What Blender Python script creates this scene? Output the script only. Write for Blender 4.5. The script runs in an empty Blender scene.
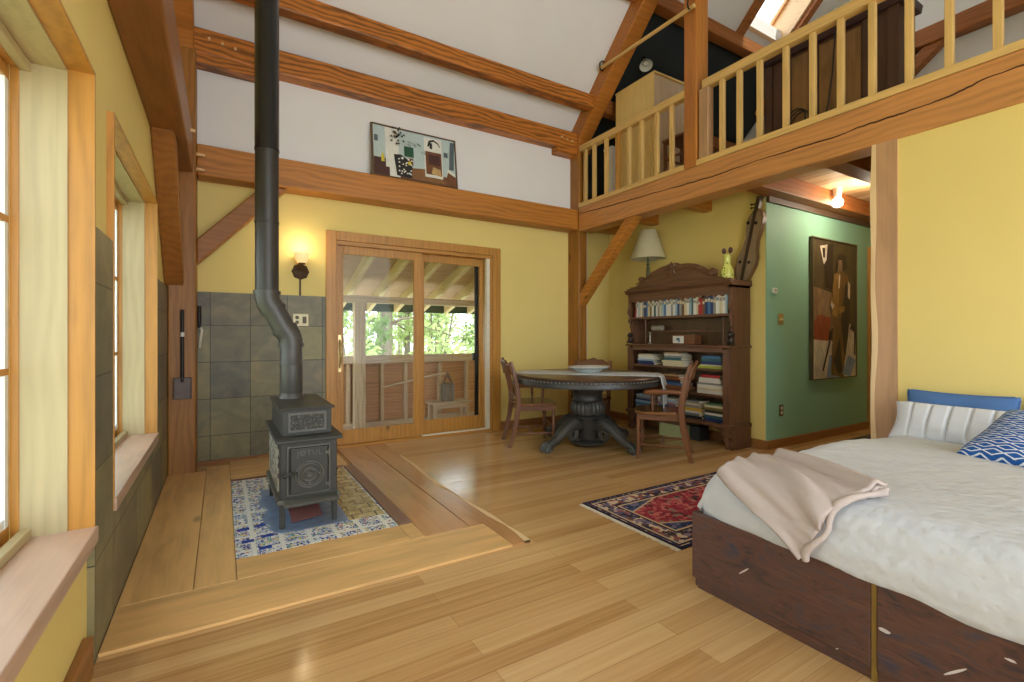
import bpy, bmesh, math, random
from mathutils import Vector, Matrix
random.seed(7)
SC = bpy.context.scene
C = SC.collection
PI = math.pi

# ------------------------------------------------------------------ camera, world, light, exposure
cam_d = bpy.data.cameras.new('camera')
cam = bpy.data.objects.new('camera', cam_d); C.objects.link(cam)
cam.location = (0.37, 0.0, 1.12)
cam.rotation_euler = (PI/2, 0, -0.5459)
cam_d.sensor_width = 36.0
cam_d.lens = 477.68/1024*36.0
cam_d.shift_y = -5.0/1024
cam_d.clip_start = 0.02
SC.camera = cam
SC.view_settings.view_transform = 'Standard'
SC.view_settings.look = 'None'
SC.view_settings.gamma = 1.0
SC.view_settings.use_curve_mapping = False
SC.view_settings.exposure = 0.84

W = bpy.data.worlds.new('sky'); SC.world = W; W.use_nodes = True
bg = W.node_tree.nodes['Background']
bg.inputs['Color'].default_value = (0.88, 0.95, 1.0, 1)
bg.inputs['Strength'].default_value = 2.6

def lamp(name, kind, loc, energy, color=(1, 1, 1), size=0.1, rot=None, size_y=None):
    d = bpy.data.lights.new(name, kind); d.energy = energy; d.color = color
    if kind == 'AREA':
        d.size = size
        if size_y: d.shape = 'RECTANGLE'; d.size_y = size_y
    elif kind == 'SUN': d.angle = size
    else: d.shadow_soft_size = size
    o = bpy.data.objects.new(name, d); C.objects.link(o); o.location = loc
    if rot: o.rotation_euler = rot
    return o

lamp('sun', 'SUN', (0, -20, 30), 5.0, (1.0, 0.95, 0.86), 0.02, (math.radians(28), 0, math.radians(12)))

# ------------------------------------------------------------------ materials
class Mat:
    def __init__(s, name, rough=0.5, metal=0.0, spec=0.5):
        s.m = bpy.data.materials.new(name); s.m.use_nodes = True
        s.t = s.m.node_tree; s.b = s.t.nodes['Principled BSDF']
        s.b.inputs['Roughness'].default_value = rough
        s.b.inputs['Metallic'].default_value = metal
        s.b.inputs['Specular IOR Level'].default_value = spec
    def n(s, typ, **kw):
        nd = s.t.nodes.new(typ)
        for k, v in kw.items():
            if k.startswith('i_'):
                nd.inputs[k[2:].replace('_', ' ')].default_value = v
            else: setattr(nd, k, v)
        return nd
    def l(s, a, b): s.t.links.new(a, b)
    def vec(s, rnd=True, perm=None):
        o = s.n('ShaderNodeTexCoord').outputs['Object']
        if perm:
            sp = s.n('ShaderNodeSeparateXYZ'); s.l(o, sp.inputs[0])
            cb = s.n('ShaderNodeCombineXYZ')
            for i, a in enumerate(perm): s.l(sp.outputs[a], cb.inputs[i])
            o = cb.outputs[0]
        if rnd:
            inf = s.n('ShaderNodeObjectInfo'); mu = s.n('ShaderNodeMath', operation='MULTIPLY'); mu.inputs[1].default_value = 23.0
            s.l(inf.outputs['Random'], mu.inputs[0])
            ad = s.n('ShaderNodeVectorMath', operation='ADD'); s.l(o, ad.inputs[0]); s.l(mu.outputs[0], ad.inputs[1]); o = ad.outputs[0]
        return o
    def map(s, v, sc, loc=(0, 0, 0)):
        mp = s.n('ShaderNodeMapping'); mp.inputs['Scale'].default_value = sc; mp.inputs['Location'].default_value = loc
        s.l(v, mp.inputs['Vector']); return mp.outputs[0]
    def noise(s, v, scale=5, detail=4, rough=0.55, dist=0.0):
        nd = s.n('ShaderNodeTexNoise'); nd.inputs['Scale'].default_value = scale; nd.inputs['Detail'].default_value = detail
        nd.inputs['Roughness'].default_value = rough; nd.inputs['Distortion'].default_value = dist
        s.l(v, nd.inputs['Vector']); return nd.outputs['Fac']
    def voro(s, v, scale=5, out='Distance', feature='F1', rand=1.0):
        nd = s.n('ShaderNodeTexVoronoi', feature=feature); nd.inputs['Scale'].default_value = scale
        nd.inputs['Randomness'].default_value = rand
        s.l(v, nd.inputs['Vector']); return nd.outputs[out]
    def ramp(s, f, stops, interp='LINEAR'):
        nd = s.n('ShaderNodeValToRGB'); cr = nd.color_ramp; cr.interpolation = interp
        while len(cr.elements) < len(stops): cr.elements.new(0.5)
        for e, (p, c) in zip(cr.elements, stops):
            e.position = p; e.color = (*c, 1) if len(c) == 3 else c
        s.l(f, nd.inputs[0]); return nd.outputs[0]
    def mix(s, f, a, b, mode='MIX'):
        nd = s.n('ShaderNodeMixRGB', blend_type=mode)
        for i, x in enumerate((f, a, b)):
            if hasattr(x, 'default_value') or hasattr(x, 'is_linked'): s.l(x, nd.inputs[i])
            elif i == 0: nd.inputs[0].default_value = x
            else: nd.inputs[i].default_value = (*x, 1)
        return nd.outputs[0]
    def math(s, op, a, b=None, c=None):
        nd = s.n('ShaderNodeMath', operation=op)
        for i, x in enumerate((a, b, c)):
            if x is None: continue
            if isinstance(x, (int, float)): nd.inputs[i].default_value = x
            else: s.l(x, nd.inputs[i])
        return nd.outputs[0]
    def col(s, c):
        if isinstance(c, tuple): s.b.inputs['Base Color'].default_value = (*c, 1)
        else: s.l(c, s.b.inputs['Base Color'])
        return s
    def rough(s, f): s.l(f, s.b.inputs['Roughness']); return s
    def bump(s, h, strength=0.3, dist=0.01):
        nd = s.n('ShaderNodeBump'); nd.inputs['Strength'].default_value = strength; nd.inputs['Distance'].default_value = dist
        s.l(h, nd.inputs['Height']); s.l(nd.outputs[0], s.b.inputs['Normal']); return s

def srgb(r, g, b):
    f = lambda c: (c/255/12.92) if c/255 <= 0.04045 else ((c/255+0.055)/1.055)**2.4
    return (f(r), f(g), f(b))
def sc3(c, k): return tuple(x*k for x in c)

_cache = {}
def wood(key, base, axis='x', contrast=0.45, knots=0.5, rough=0.5, fine=1.0, figure=1.0, ring=0.16):
    kk = (key, axis)
    if kk in _cache: return _cache[kk]
    M = Mat('%s_%s' % (key, axis), rough)
    v = M.vec()
    i = 'xyz'.index(axis)
    def sc(al, ac): return tuple(al if j == i else ac for j in range(3))
    A = M.noise(M.map(v, sc(0.5*figure, 5*figure)), 1.7, 5, 0.6, 1.2)
    B = M.noise(M.map(v, sc(2.0, 75*fine)), 1.0, 4, 0.65)
    wv = M.n('ShaderNodeTexWave', wave_type='BANDS', bands_direction={'x': 'Z', 'y': 'Z', 'z': 'X'}[axis])
    wv.inputs['Scale'].default_value = 7.0; wv.inputs['Distortion'].default_value = 11.0; wv.inputs['Detail'].default_value = 3.0; wv.inputs['Detail Scale'].default_value = 0.9
    M.l(M.map(v, sc(0.22*figure, 0.95)), wv.inputs['Vector'])
    f = M.math('ADD', M.math('MULTIPLY', A, 0.5), M.math('MULTIPLY', B, 0.36)); f = M.math('ADD', f, M.math('MULTIPLY', wv.outputs['Fac'], ring))
    o_ = ring*0.5-0.08
    c = M.ramp(f, [(0.28+o_, sc3(base, 1-contrast)), (0.5+o_, base), (0.72+o_, tuple(min(1, x*(1+contrast*0.6)) for x in base))])
    if knots > 0:
        vo = M.n('ShaderNodeTexVoronoi'); vo.inputs['Scale'].default_value = 1.0
        M.l(M.map(v, sc(1.3, 3.4)), vo.inputs['Vector'])
        sp = M.n('ShaderNodeSeparateColor'); M.l(vo.outputs['Color'], sp.inputs[0])
        on = M.math('LESS_THAN', sp.outputs[0], 0.45*knots+0.05)
        kn = M.ramp(vo.outputs['Distance'], [(0.04, (1, 1, 1)), (0.11, (0, 0, 0))])
        c = M.mix(M.math('MULTIPLY', M.math('MULTIPLY', kn, on), 0.8), c, sc3(base, 0.22))
    M.col(c).bump(f, 0.15, 0.004)
    _cache[kk] = M.m
    return M.m

def paint(name, c, rough=0.6, var=0.06):
    if name in _cache: return _cache[name]
    M = Mat(name, rough, spec=0.3); v = M.vec(False)
    f = M.noise(v, 1.2, 3)
    M.col(M.mix(f, sc3(c, 1-var), sc3(c, 1+var)))
    M.bump(M.noise(v, 180, 2), 0.05, 0.002)
    _cache[name] = M.m
    return M.m

def plain(name, c, rough=0.5, metal=0.0, var=0.15, scale=30, bump=0.0, spec=0.5):
    if name in _cache: return _cache[name]
    M = Mat(name, rough, metal, spec); v = M.vec()
    f = M.noise(v, scale, 4)
    M.col(M.mix(f, sc3(c, 1-var), tuple(min(1, x*(1+var)) for x in c)))
    if bump: M.bump(f, bump, 0.004)
    _cache[name] = M.m
    return M.m

def fabric(name, c, scale=420, rough=0.9, var=0.12, bump=0.25):
    if name in _cache: return _cache[name]
    M = Mat(name, rough, spec=0.15); v = M.vec()
    w = M.noise(v, scale, 2); big = M.noise(v, 9, 4)
    f = M.math('ADD', M.math('MULTIPLY', w, 0.6), M.math('MULTIPLY', big, 0.4))
    M.col(M.mix(f, sc3(c, 1-var), tuple(min(1, x*(1+var)) for x in c))).bump(w, bump, 0.003)
    _cache[name] = M.m
    return M.m

def glassmat(name, tint=(0.96, 0.985, 0.98), refl=1.0):
    if name in _cache: return _cache[name]
    m = bpy.data.materials.new(name); m.use_nodes = True; t = m.node_tree; t.nodes.clear()
    o = t.nodes.new('ShaderNodeOutputMaterial'); tr = t.nodes.new('ShaderNodeBsdfTransparent'); gl = t.nodes.new('ShaderNodeBsdfGlossy')
    tr.inputs[0].default_value = (*tint, 1); gl.inputs['Roughness'].default_value = 0.02
    fr = t.nodes.new('ShaderNodeFresnel'); fr.inputs[0].default_value = 1.45
    mu = t.nodes.new('ShaderNodeMath'); mu.operation = 'MULTIPLY'; mu.inputs[1].default_value = refl
    mx = t.nodes.new('ShaderNodeMixShader')
    t.links.new(fr.outputs[0], mu.inputs[0]); t.links.new(mu.outputs[0], mx.inputs[0])
    t.links.new(tr.outputs[0], mx.inputs[1]); t.links.new(gl.outputs[0], mx.inputs[2]); t.links.new(mx.outputs[0], o.inputs[0])
    _cache[name] = m
    return m

def glow(name, c, strength):
    M = Mat(name, 0.4); M.col(c)
    M.b.inputs['Emission Color'].default_value = (*c, 1); M.b.inputs['Emission Strength'].default_value = strength
    return M.m

# ------------------------------------------------------------------ mesh helpers
class MB:
    def __init__(s): s.bm = bmesh.new(); s.mi = 0
    def _tag(s, faces):
        for f in faces: f.material_index = s.mi
    def face(s, pts):
        f = s.bm.faces.new([s.bm.verts.new(p) for p in pts]); f.material_index = s.mi; return s
    def box(s, x0, x1, y0, y1, z0, z1):
        v = [s.bm.verts.new((x, y, z)) for x in (x0, x1) for y in (y0, y1) for z in (z0, z1)]
        for q in ((0, 1, 3, 2), (4, 6, 7, 5), (0, 4, 5, 1), (2, 3, 7, 6), (0, 2, 6, 4), (1, 5, 7, 3)):
            f = s.bm.faces.new([v[i] for i in q]); f.material_index = s.mi
        return s
    def obb(s, c, size, rot):
        v = []
        for x in (-.5, .5):
            for y in (-.5, .5):
                for z in (-.5, .5):
                    v.append(s.bm.verts.new(Vector(c) + rot @ Vector((x*size[0], y*size[1], z*size[2]))))
        for q in ((0, 1, 3, 2), (4, 6, 7, 5), (0, 4, 5, 1), (2, 3, 7, 6), (0, 2, 6, 4), (1, 5, 7, 3)):
            f = s.bm.faces.new([v[i] for i in q]); f.material_index = s.mi
        return s
    def prism(s, pts, axis, a, b):
        # pts: 2-D outline, in (y,z) for axis x, (x,z) for y, (x,y) for z
        def P(p, t):
            return {'x': (t, p[0], p[1]), 'y': (p[0], t, p[1]), 'z': (p[0], p[1], t)}[axis]
        n = len(pts)
        A = [s.bm.verts.new(P(p, a)) for p in pts]; B = [s.bm.verts.new(P(p, b)) for p in pts]
        fs = [s.bm.faces.new(A), s.bm.faces.new(list(reversed(B)))]
        for i in range(n):
            j = (i+1) % n; fs.append(s.bm.faces.new((A[i], B[i], B[j], A[j])))
        s._tag(fs); return s
    def tube(s, pts, r, seg=12, cap=True, square=False):
        pts = [Vector(p) for p in pts]; n = len(pts)
        rs = r if isinstance(r, (list, tuple)) else [r]*n
        rings = []; up = None
        for i, p in enumerate(pts):
            t = (pts[min(i+1, n-1)] - pts[max(i-1, 0)]).normalized()
            if up is None:
                up = Vector((0, 0, 1)) if abs(t.z) < 0.9 else Vector((1, 0, 0))
            u = (up - t*up.dot(t)).normalized(); w = t.cross(u); up = u
            ring = []
            for k in range(seg):
                a = 2*PI*k/seg + (PI/4 if square else 0)
                ring.append(s.bm.verts.new(p + (u*math.cos(a) + w*math.sin(a))*rs[i]*(1.41 if square else 1)))
            rings.append(ring)
        fs = []
        for i in range(n-1):
            for k in range(seg):
                fs.append(s.bm.faces.new((rings[i][k], rings[i][(k+1) % seg], rings[i+1][(k+1) % seg], rings[i+1][k])))
        if cap:
            fs.append(s.bm.faces.new(list(reversed(rings[0])))); fs.append(s.bm.faces.new(rings[-1]))
        s._tag(fs); return s
    def lathe(s, prof, seg=24, c=(0, 0, 0), sx=1.0, sy=1.0, lobes=0, amp=0.0, rot=None, cap=True):
        rings = []
        for (r, z) in prof:
            ring = []
            for k in range(seg):
                a = 2*PI*k/seg; rr = r*(1+amp*math.cos(lobes*a)) if lobes else r
                p = Vector((rr*math.cos(a)*sx, rr*math.sin(a)*sy, z))
                if rot is not None: p = rot @ p
                ring.append(s.bm.verts.new(p + Vector(c)))
            rings.append(ring)
        fs = []
        for i in range(len(rings)-1):
            for k in range(seg):
                fs.append(s.bm.faces.new((rings[i][k], rings[i][(k+1) % seg], rings[i+1][(k+1) % seg], rings[i+1][k])))
        if prof[0] == prof[-1]: cap = False
        if cap and prof[0][0] > 1e-5: fs.append(s.bm.faces.new(list(reversed(rings[0]))))
        if cap and prof[-1][0] > 1e-5: fs.append(s.bm.faces.new(rings[-1]))
        s._tag(fs); return s
    def torus(s, c, R, r, rot=None, seg=28, m=8):
        rings = []
        for i in range(seg):
            a = 2*PI*i/seg; ring = []
            for j in range(m):
                b = 2*PI*j/m
                p = Vector(((R+r*math.cos(b))*math.cos(a), (R+r*math.cos(b))*math.sin(a), r*math.sin(b)))
                if rot is not None: p = rot @ p
                ring.append(s.bm.verts.new(p+Vector(c)))
            rings.append(ring)
        fs = []
        for i in range(seg):
            for j in range(m):
                fs.append(s.bm.faces.new((rings[i][j], rings[(i+1) % seg][j], rings[(i+1) % seg][(j+1) % m], rings[i][(j+1) % m])))
        s._tag(fs); return s
    def ball(s, c, r, sc=(1, 1, 1), sub=2):
        g = bmesh.ops.create_icosphere(s.bm, subdivisions=sub, radius=r)
        for v in g['verts']: v.co = Vector((v.co.x*sc[0], v.co.y*sc[1], v.co.z*sc[2])) + Vector(c)
        for f in {f for v in g['verts'] for f in v.link_faces}: f.material_index = s.mi
        return s
    def grid(s, fn, nu, nv, closed=False):
        V = [[s.bm.verts.new(fn(i/nu, j/nv)) for j in range(nv+1)] for i in range(nu+1)]
        for i in range(nu):
            for j in range(nv):
                f = s.bm.faces.new((V[i][j], V[i+1][j], V[i+1][j+1], V[i][j+1])); f.material_index = s.mi
        return s

def obj(name, mb, mats, parent=None, smooth=False, bevel=0.0, local=False, origin='base', solid=0.0, sub=0, angle=40):
    """Link one mesh object. World coordinates unless local=True (then relative to the parent)."""
    bm = mb.bm
    bmesh.ops.recalc_face_normals(bm, faces=bm.faces[:])
    off = Vector((0, 0, 0))
    if parent is not None:
        if not local:
            p = parent; off = Vector((0, 0, 0))
            while p is not None: off += Vector(p.location); p = p.parent
    elif origin == 'base':
        xs = [v.co for v in bm.verts]
        off = Vector(((min(c.x for c in xs)+max(c.x for c in xs))/2, (min(c.y for c in xs)+max(c.y for c in xs))/2, min(c.z for c in xs)))
    for v in bm.verts: v.co -= off
    me = bpy.data.meshes.new(name); bm.to_mesh(me); bm.free()
    for m in (mats if isinstance(mats, (list, tuple)) else [mats]): me.materials.append(m)
    o = bpy.data.objects.new(name, me); C.objects.link(o)
    if parent is not None: o.parent = parent
    else: o.location = off
    if smooth:
        for p in me.polygons: p.use_smooth = True
        try: me.set_sharp_from_angle(angle=math.radians(angle))
        except Exception: pass
    if solid:
        md = o.modifiers.new('solid', 'SOLIDIFY'); md.thickness = solid; md.offset = 0
    if bevel:
        md = o.modifiers.new('edge', 'BEVEL'); md.width = bevel; md.segments = 2; md.limit_method = 'ANGLE'; md.angle_limit = math.radians(50)
    if sub:
        md = o.modifiers.new('sub', 'SUBSURF'); md.levels = sub; md.render_levels = sub
    return o

def tag(o, label, cat, group=None, kind=None):
    o['label'] = label; o['category'] = cat
    if group: o['group'] = group
    if kind: o['kind'] = kind
    return o
def thing(name, label, cat, loc=(0, 0, 0), rotz=0.0, group=None, kind=None):
    o = bpy.data.objects.new(name, None); C.objects.link(o); o.location = loc; o.rotation_euler = (0, 0, rotz)
    o.empty_display_size = 0.1
    return tag(o, label, cat, group, kind)
def struct(name, mb, mats, label, cat, **kw):
    kw.setdefault('origin', None)
    return tag(obj(name, mb, mats, **kw), label, cat, kind='structure')
def dup(root, loc, rotz=None, label=None, scale=None):
    def cp(o, par):
        c = o.copy(); C.objects.link(c); c.parent = par
        for ch in [x for x in bpy.data.objects if x.parent == o]: cp(ch, c)
        return c
    r = cp(root, None); r.location = loc
    if rotz is not None: r.rotation_euler = (0, 0, rotz)
    if label: r['label'] = label
    if scale: r.scale = scale
    return r

# ------------------------------------------------------------------ palette
TIMB = srgb(180, 116, 44); TIMB_R = srgb(156, 94, 44); TAN = srgb(196, 146, 86); PINE = srgb(222, 184, 126)
HONEY = srgb(184, 130, 56); PALE = srgb(182, 166, 126)
yellow = paint('yellow_paint', srgb(228, 206, 128))
white = paint('white_paint', srgb(230, 230, 231))
green = paint('green_paint', srgb(146, 194, 164))
dark = paint('dark_navy_paint', srgb(38, 46, 52))
clear = glassmat('window_glass', refl=0.35)
def timber(ax): return wood('orange_timber', TIMB, ax, 0.42, 0.6, 0.45)
def timber_red(ax): return wood('red_timber', TIMB_R, ax, 0.42, 0.5, 0.5)
def timber_tan(ax): return wood('tan_timber', TAN, ax, 0.3, 0.7, 0.5)
def pine(ax): return wood('pine', PINE, ax, 0.22, 0.5, 0.4)
def honey(ax): return wood('honey_wood', HONEY, ax, 0.28, 0.25, 0.4)
def pale(ax): return wood('pale_wood', PALE, ax, 0.14, 1.1, 0.5)
def railwood(ax): return wood('rail_wood', srgb(214, 178, 112), ax, 0.2, 0.2, 0.5)
def dkwood(ax): return wood('dark_oak', srgb(106, 72, 50), ax, 0.45, 0.15, 0.45)
def chairwood(ax): return wood('chair_wood', srgb(112, 70, 40), ax, 0.35, 0.0, 0.35)
def greywood(ax): return wood('weathered_wood', srgb(190, 168, 148), ax, 0.3, 0.3, 0.7)

# ------------------------------------------------------------------ floor, walls, ceiling
M = Mat('bamboo_floor', 0.3)
v = M.vec(False)
br = M.n('ShaderNodeTexBrick', offset=0.37, offset_frequency=2)
for k, val in (('Scale', 1.0), ('Mortar Size', 0.0012), ('Bias', 0.0), ('Brick Width', 1.83), ('Row Height', 0.093), ('Mortar Smooth', 0.3)): br.inputs[k].default_value = val
br.inputs['Color1'].default_value = (0, 0, 0, 1); br.inputs['Color2'].default_value = (1, 1, 1, 1); br.inputs['Mortar'].default_value = (0.4, 0.4, 0.4, 1)
M.l(v, br.inputs['Vector'])
g1 = M.noise(M.map(v, (0.8, 34, 1)), 1.5, 5, 0.6, 0.3); g2 = M.noise(M.map(v, (3, 160, 1)), 1.0, 3); g3 = M.noise(v, 0.9, 3)
f = M.math('ADD', M.math('MULTIPLY', br.outputs['Color'], 0.30), M.math('MULTIPLY', g1, 0.50)); f = M.math('ADD', f, M.math('MULTIPLY', g2, 0.22))
c = M.ramp(f, [(0.2, srgb(156, 114, 68)), (0.42, srgb(188, 148, 98)), (0.66, srgb(206, 170, 120)), (0.92, srgb(220, 188, 142))])
c = M.mix(M.math('MULTIPLY', br.outputs['Fac'], 0.55), c, srgb(120, 76, 36))
M.col(c).rough(M.ramp(g1, [(0.3, (0.11,)*3), (0.7, (0.22,)*3)]))
M.bump(M.math('SUBTRACT', 1.0, br.outputs['Fac']), 0.12, 0.002)
floor_m = M.m
struct('floor', MB().box(-0.25, 7.4, -2.6, 5.15, -0.12, 0.0), floor_m, 'golden bamboo plank floor running through the whole room', 'floor')

# window openings in the window wall: y ranges, z range
WIN = [(0.615, 2.12), (2.448, 3.952), (-1.9, -0.5)]
WZ = (0.425, 2.012)
mb = MB()
mb.box(-0.225, -0.02, -2.6, WIN[2][0], 0, WZ[1]); mb.box(-0.225, -0.02, WIN[2][1], WIN[0][0], 0, WZ[1]); mb.box(-0.225, -0.02, WIN[0][1], WIN[1][0], 0, WZ[1]); mb.box(-0.225, -0.02, WIN[1][1], 5.15, 0, WZ[1])
for a, b in WIN: mb.box(-0.225, -0.02, a, b, 0, WZ[0])
mb.prism([(-2.6, WZ[1]), (5.15, WZ[1]), (5.15, 3.49), (1.2, 7.44), (-2.6, 3.64)], 'x', -0.225, -0.02)
struct('wall_left', mb, yellow, 'yellow painted gable wall with two deep windows', 'wall')
DX = (1.33, 3.10); DZ = 2.07
mb = MB().box(-0.02, DX[0], 4.95, 5.15, 0, 2.6).box(DX[1], 5.06, 4.95, 5.15, 0, 2.6).box(DX[0], DX[1], 4.95, 5.15, DZ, 2.6)
struct('wall_back', mb, yellow, 'yellow end wall around the sliding glass door', 'wall')
struct('wall_back_upper', MB().box(-0.02, 4.33, 4.90, 5.15, 2.6, 3.80), white, 'white knee wall above the long beam over the door', 'wall')
struct('wall_back_loft', MB().box(4.33, 7.3, 4.90, 5.15, 2.66, 3.80), dark, 'dark navy knee wall behind the loft railing', 'wall')
struct('wall_right', MB().box(4.955, 5.06, 2.73, 4.95, 0, 2.66), yellow, 'yellow wall behind the carved bookcase', 'wall')
struct('wall_hall', MB().box(4.956, 7.3, 2.722, 2.73, 0, 2.66), green, 'sage green hallway wall under the loft', 'wall')
struct('wall_bed', MB().box(4.25, 4.42, -2.6, 1.395, 0, 2.445), yellow, 'plain yellow wall at the head of the bed', 'wall')
struct('wall_rear', MB().box(4.25, 7.45, -2.75, -2.6, 0, 3.64), yellow, 'unseen yellow wall added behind the camera to cut light from the open rear', 'wall')  # unseen, added to narrow the open rear and lower the interior light
struct('wall_end', MB().box(7.3, 7.45, -2.6, 5.15, 0, 2.66), yellow, 'yellow wall closing the hallway', 'wall')
struct('wall_gable', MB().prism([(-2.6, 2.66), (5.15, 2.66), (5.15, 3.49), (1.2, 7.44), (-2.6, 3.64)], 'x', 7.3, 7.45), white, 'white gable wall at the far end of the loft', 'wall')
# roof slope: y + z = 8.64
def roof(mb, x0, x1, y0, y1, k=8.64, th=0.12):
    q = th*math.sqrt(2)
    return mb.prism([(y0, k-y0), (y1, k-y1), (y1, k-y1+q), (y0, k-y0+q)], 'x', x0, x1)
struct('ceiling', roof(MB(), -0.3, 4.33, 1.2, 5.15), white, 'white sloped ceiling over the stove side of the room', 'ceiling')
struct('ceiling_far_slope', MB().prism([(1.2, 7.44), (-2.6, 3.64), (-2.6, 3.81), (1.2, 7.61)], 'x', -0.3, 7.45), white, 'unseen white far ceiling slope behind the camera, added to dim the room', 'ceiling')  # unseen, added to dim the interior and keep the sun out
struct('ceiling_loft_dark', roof(MB(), 4.33, 7.45, 3.72, 5.15), dark, 'dark navy sloped ceiling panel low in the loft', 'ceiling')
SKX = (6.02, 6.80); SKY = (2.35, 3.60)
mb = MB(); roof(mb, 4.33, SKX[0], 1.2, 3.72); roof(mb, SKX[1], 7.45, 1.2, 3.72); roof(mb, SKX[0], SKX[1], 1.2, SKY[0]); roof(mb, SKX[0], SKX[1], SKY[1], 3.72)
struct('ceiling_loft_white', mb, white, 'white sloped loft ceiling around the skylight', 'ceiling')

# slate wainscots
def slate(name, perm, ox, oz, w=0.308, h=0.322):
    M = Mat(name, 0.45); v = M.vec(False, perm)
    mp = M.map(v, (1, 1, 1), (-ox, -oz, 0))
    br = M.n('ShaderNodeTexBrick', offset=0.0)
    for k, val in (('Scale', 1.0), ('Mortar Size', 0.003), ('Bias', 0.0), ('Brick Width', w), ('Row Height', h), ('Mortar Smooth', 0.2)): br.inputs[k].default_value = val
    br.inputs['Color1'].default_value = (0, 0, 0, 1); br.inputs['Color2'].default_value = (1, 1, 1, 1); br.inputs['Mortar'].default_value = (0.5, 0.5, 0.5, 1)
    M.l(mp, br.inputs['Vector'])
    c = M.ramp(br.outputs['Color'], [(0.0, srgb(84, 78, 72)), (0.22, srgb(134, 130, 92)), (0.4, srgb(100, 98, 82)), (0.55, srgb(152, 140, 86)), (0.75, srgb(88, 88, 80)), (1.0, srgb(124, 112, 88))])
    n1 = M.noise(v, 5, 6, 0.65, 0.6); n2 = M.noise(v, 38, 5, 0.6)
    c = M.mix(0.36, c, M.ramp(n1, [(0.3, srgb(70, 68, 60)), (0.5, srgb(118, 112, 88)), (0.7, srgb(168, 150, 104))]))
    c = M.mix(br.outputs['Fac'], c, srgb(58, 56, 52))
    hgt = M.math('SUBTRACT', M.math('ADD', M.math('MULTIPLY', n1, 0.6), M.math('MULTIPLY', n2, 0.3)), M.math('MULTIPLY', br.outputs['Fac'], 0.6))
    M.col(c).bump(hgt, 0.45, 0.008)
    return M.m
struct('trim_slate_back', MB().box(0.0, 1.236, 4.938, 4.95, 0.0, 1.505), slate('slate_tiles_back', (0, 2, 1), 0.283, -0.075), 'grey green slate tile wainscot behind the stove', 'wainscot')
mb = MB().box(-0.02, 0.0, 2.125, 2.448, 0, 1.497).box(-0.02, 0.0, 3.952, 4.95, 0, 1.51).box(-0.02, 0.0, 2.448, 3.952, 0, 0.44)
struct('trim_slate_side', mb, slate('slate_tiles_side', (1, 2, 0), 2.14, 0.015), 'dark slate tile wainscot around the farther deep window', 'wainscot')

# baseboards and trims
def bb(name, mb, ax, label): return struct(name, mb, wood('base_wood', srgb(150, 100, 52), ax, 0.3, 0.1, 0.45), label, 'baseboard', bevel=0.004)
bb('baseboard_back', MB().box(3.205, 4.955, 4.925, 4.95, 0, 0.10), 'x', 'brown wooden baseboard of the end wall behind the table')
bb('baseboard_right', MB().box(4.93, 4.955, 2.71, 4.93, 0, 0.09), 'y', 'brown wooden baseboard running behind the bookcase')
bb('baseboard_hall', MB().box(4.94, 7.3, 2.697, 2.722, 0, 0.085), 'x', 'reddish baseboard along the green hallway wall')
bb('baseboard_left', MB().box(-0.02, 0.008, -2.6, 2.07, 0, 0.13), 'y', 'wooden baseboard on the yellow wall under the first window')
bb('baseboard_slate', MB().box(0.19, 1.24, 4.91, 4.94, 0, 0.035), 'x', 'low wood strip at the foot of the slate behind the stove')
# live-edge slab at the end of the bed wall
def live_edge():
    mb = MB(); pr = []
    for i in range(25):
        z = 2.445*i/24; pr.append((1.545+0.003*math.sin(z*4.1)+0.003*math.sin(z*9.3+1), z))
    mb.prism([(1.395, 0)] + pr + [(1.395, 2.445)], 'x', 4.235, 4.43)
    mb.mi = 1
    mb.prism([(p[0]-0.03-0.006*math.sin(p[1]*7), p[1]) for p in pr] + [(p[0]+0.001, p[1]) for p in reversed(pr)], 'x', 4.2335, 4.4315)
    return mb
struct('trim_1', live_edge(), [wood('live_slab', srgb(186, 146, 108), 'z', 0.25, 0.4, 0.5), wood('sapwood', srgb(226, 196, 150), 'z', 0.1, 0, 0.5)], 'tall live-edge wooden slab capping the yellow bed wall', 'trim')
struct('trim_2', MB().box(4.46, 4.54, 4.93, 4.951, 0.1, 2.46), paint('pale_trim', srgb(220, 200, 178)), 'narrow pale vertical strip beside the timber post', 'trim')
struct('trim_3', MB().box(7.08, 7.20, 2.69, 2.722, 0, 2.2), honey('z'), 'wooden door casing at the end of the green wall', 'trim')

# ------------------------------------------------------------------ timber frame
def tim(name, mb, m, label, bevel=0.012): return struct(name, mb, m, label, 'beam', bevel=bevel, origin='base')
def brace_poly(p0, p1, th):
    # p0, p1 underside line ends; polygon of a brace th thick above it with plumb / level cuts
    d = Vector((p1[0]-p0[0], p1[1]-p0[1])).normalized(); n = Vector((-d.y, d.x))
    if n.y < 0: n = -n
    q = th/abs(n.x) if abs(n.x) > 1e-6 else th
    r = th/abs(n.y)
    return [p0, p1, (p1[0]+math.copysign(q, n.x), p1[1]), (p0[0], p0[1]+r)]
tim('corner_post', MB().box(-0.0, 0.19, 4.66, 4.95, 0, 3.46), wood('post_timber', srgb(152, 100, 36), 'z', 0.4, 0.8, 0.45), 'dark orange corner post by the hearth with a shovel hung on it')
tim('loft_post', MB().box(4.23, 4.36, 4.725, 4.95, 0, 3.46), wood('post_timber', srgb(152, 100, 36), 'z', 0.4, 0.8, 0.45), 'orange timber post between the sliding door and the bookcase alcove')
tim('wall_girt_beam', MB().box(-0.02, 0.17, -2.6, 4.66, 2.445, 2.745), wood('girt_side', srgb(142, 92, 46), 'y', 0.35, 0.4, 0.45), 'long timber running high along the window wall')
tim('back_girt_beam', MB().box(0.19, 4.23, 4.74, 4.95, 2.462, 2.72), timber('x'), 'long orange beam above the sliding door carrying a painting')
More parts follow.
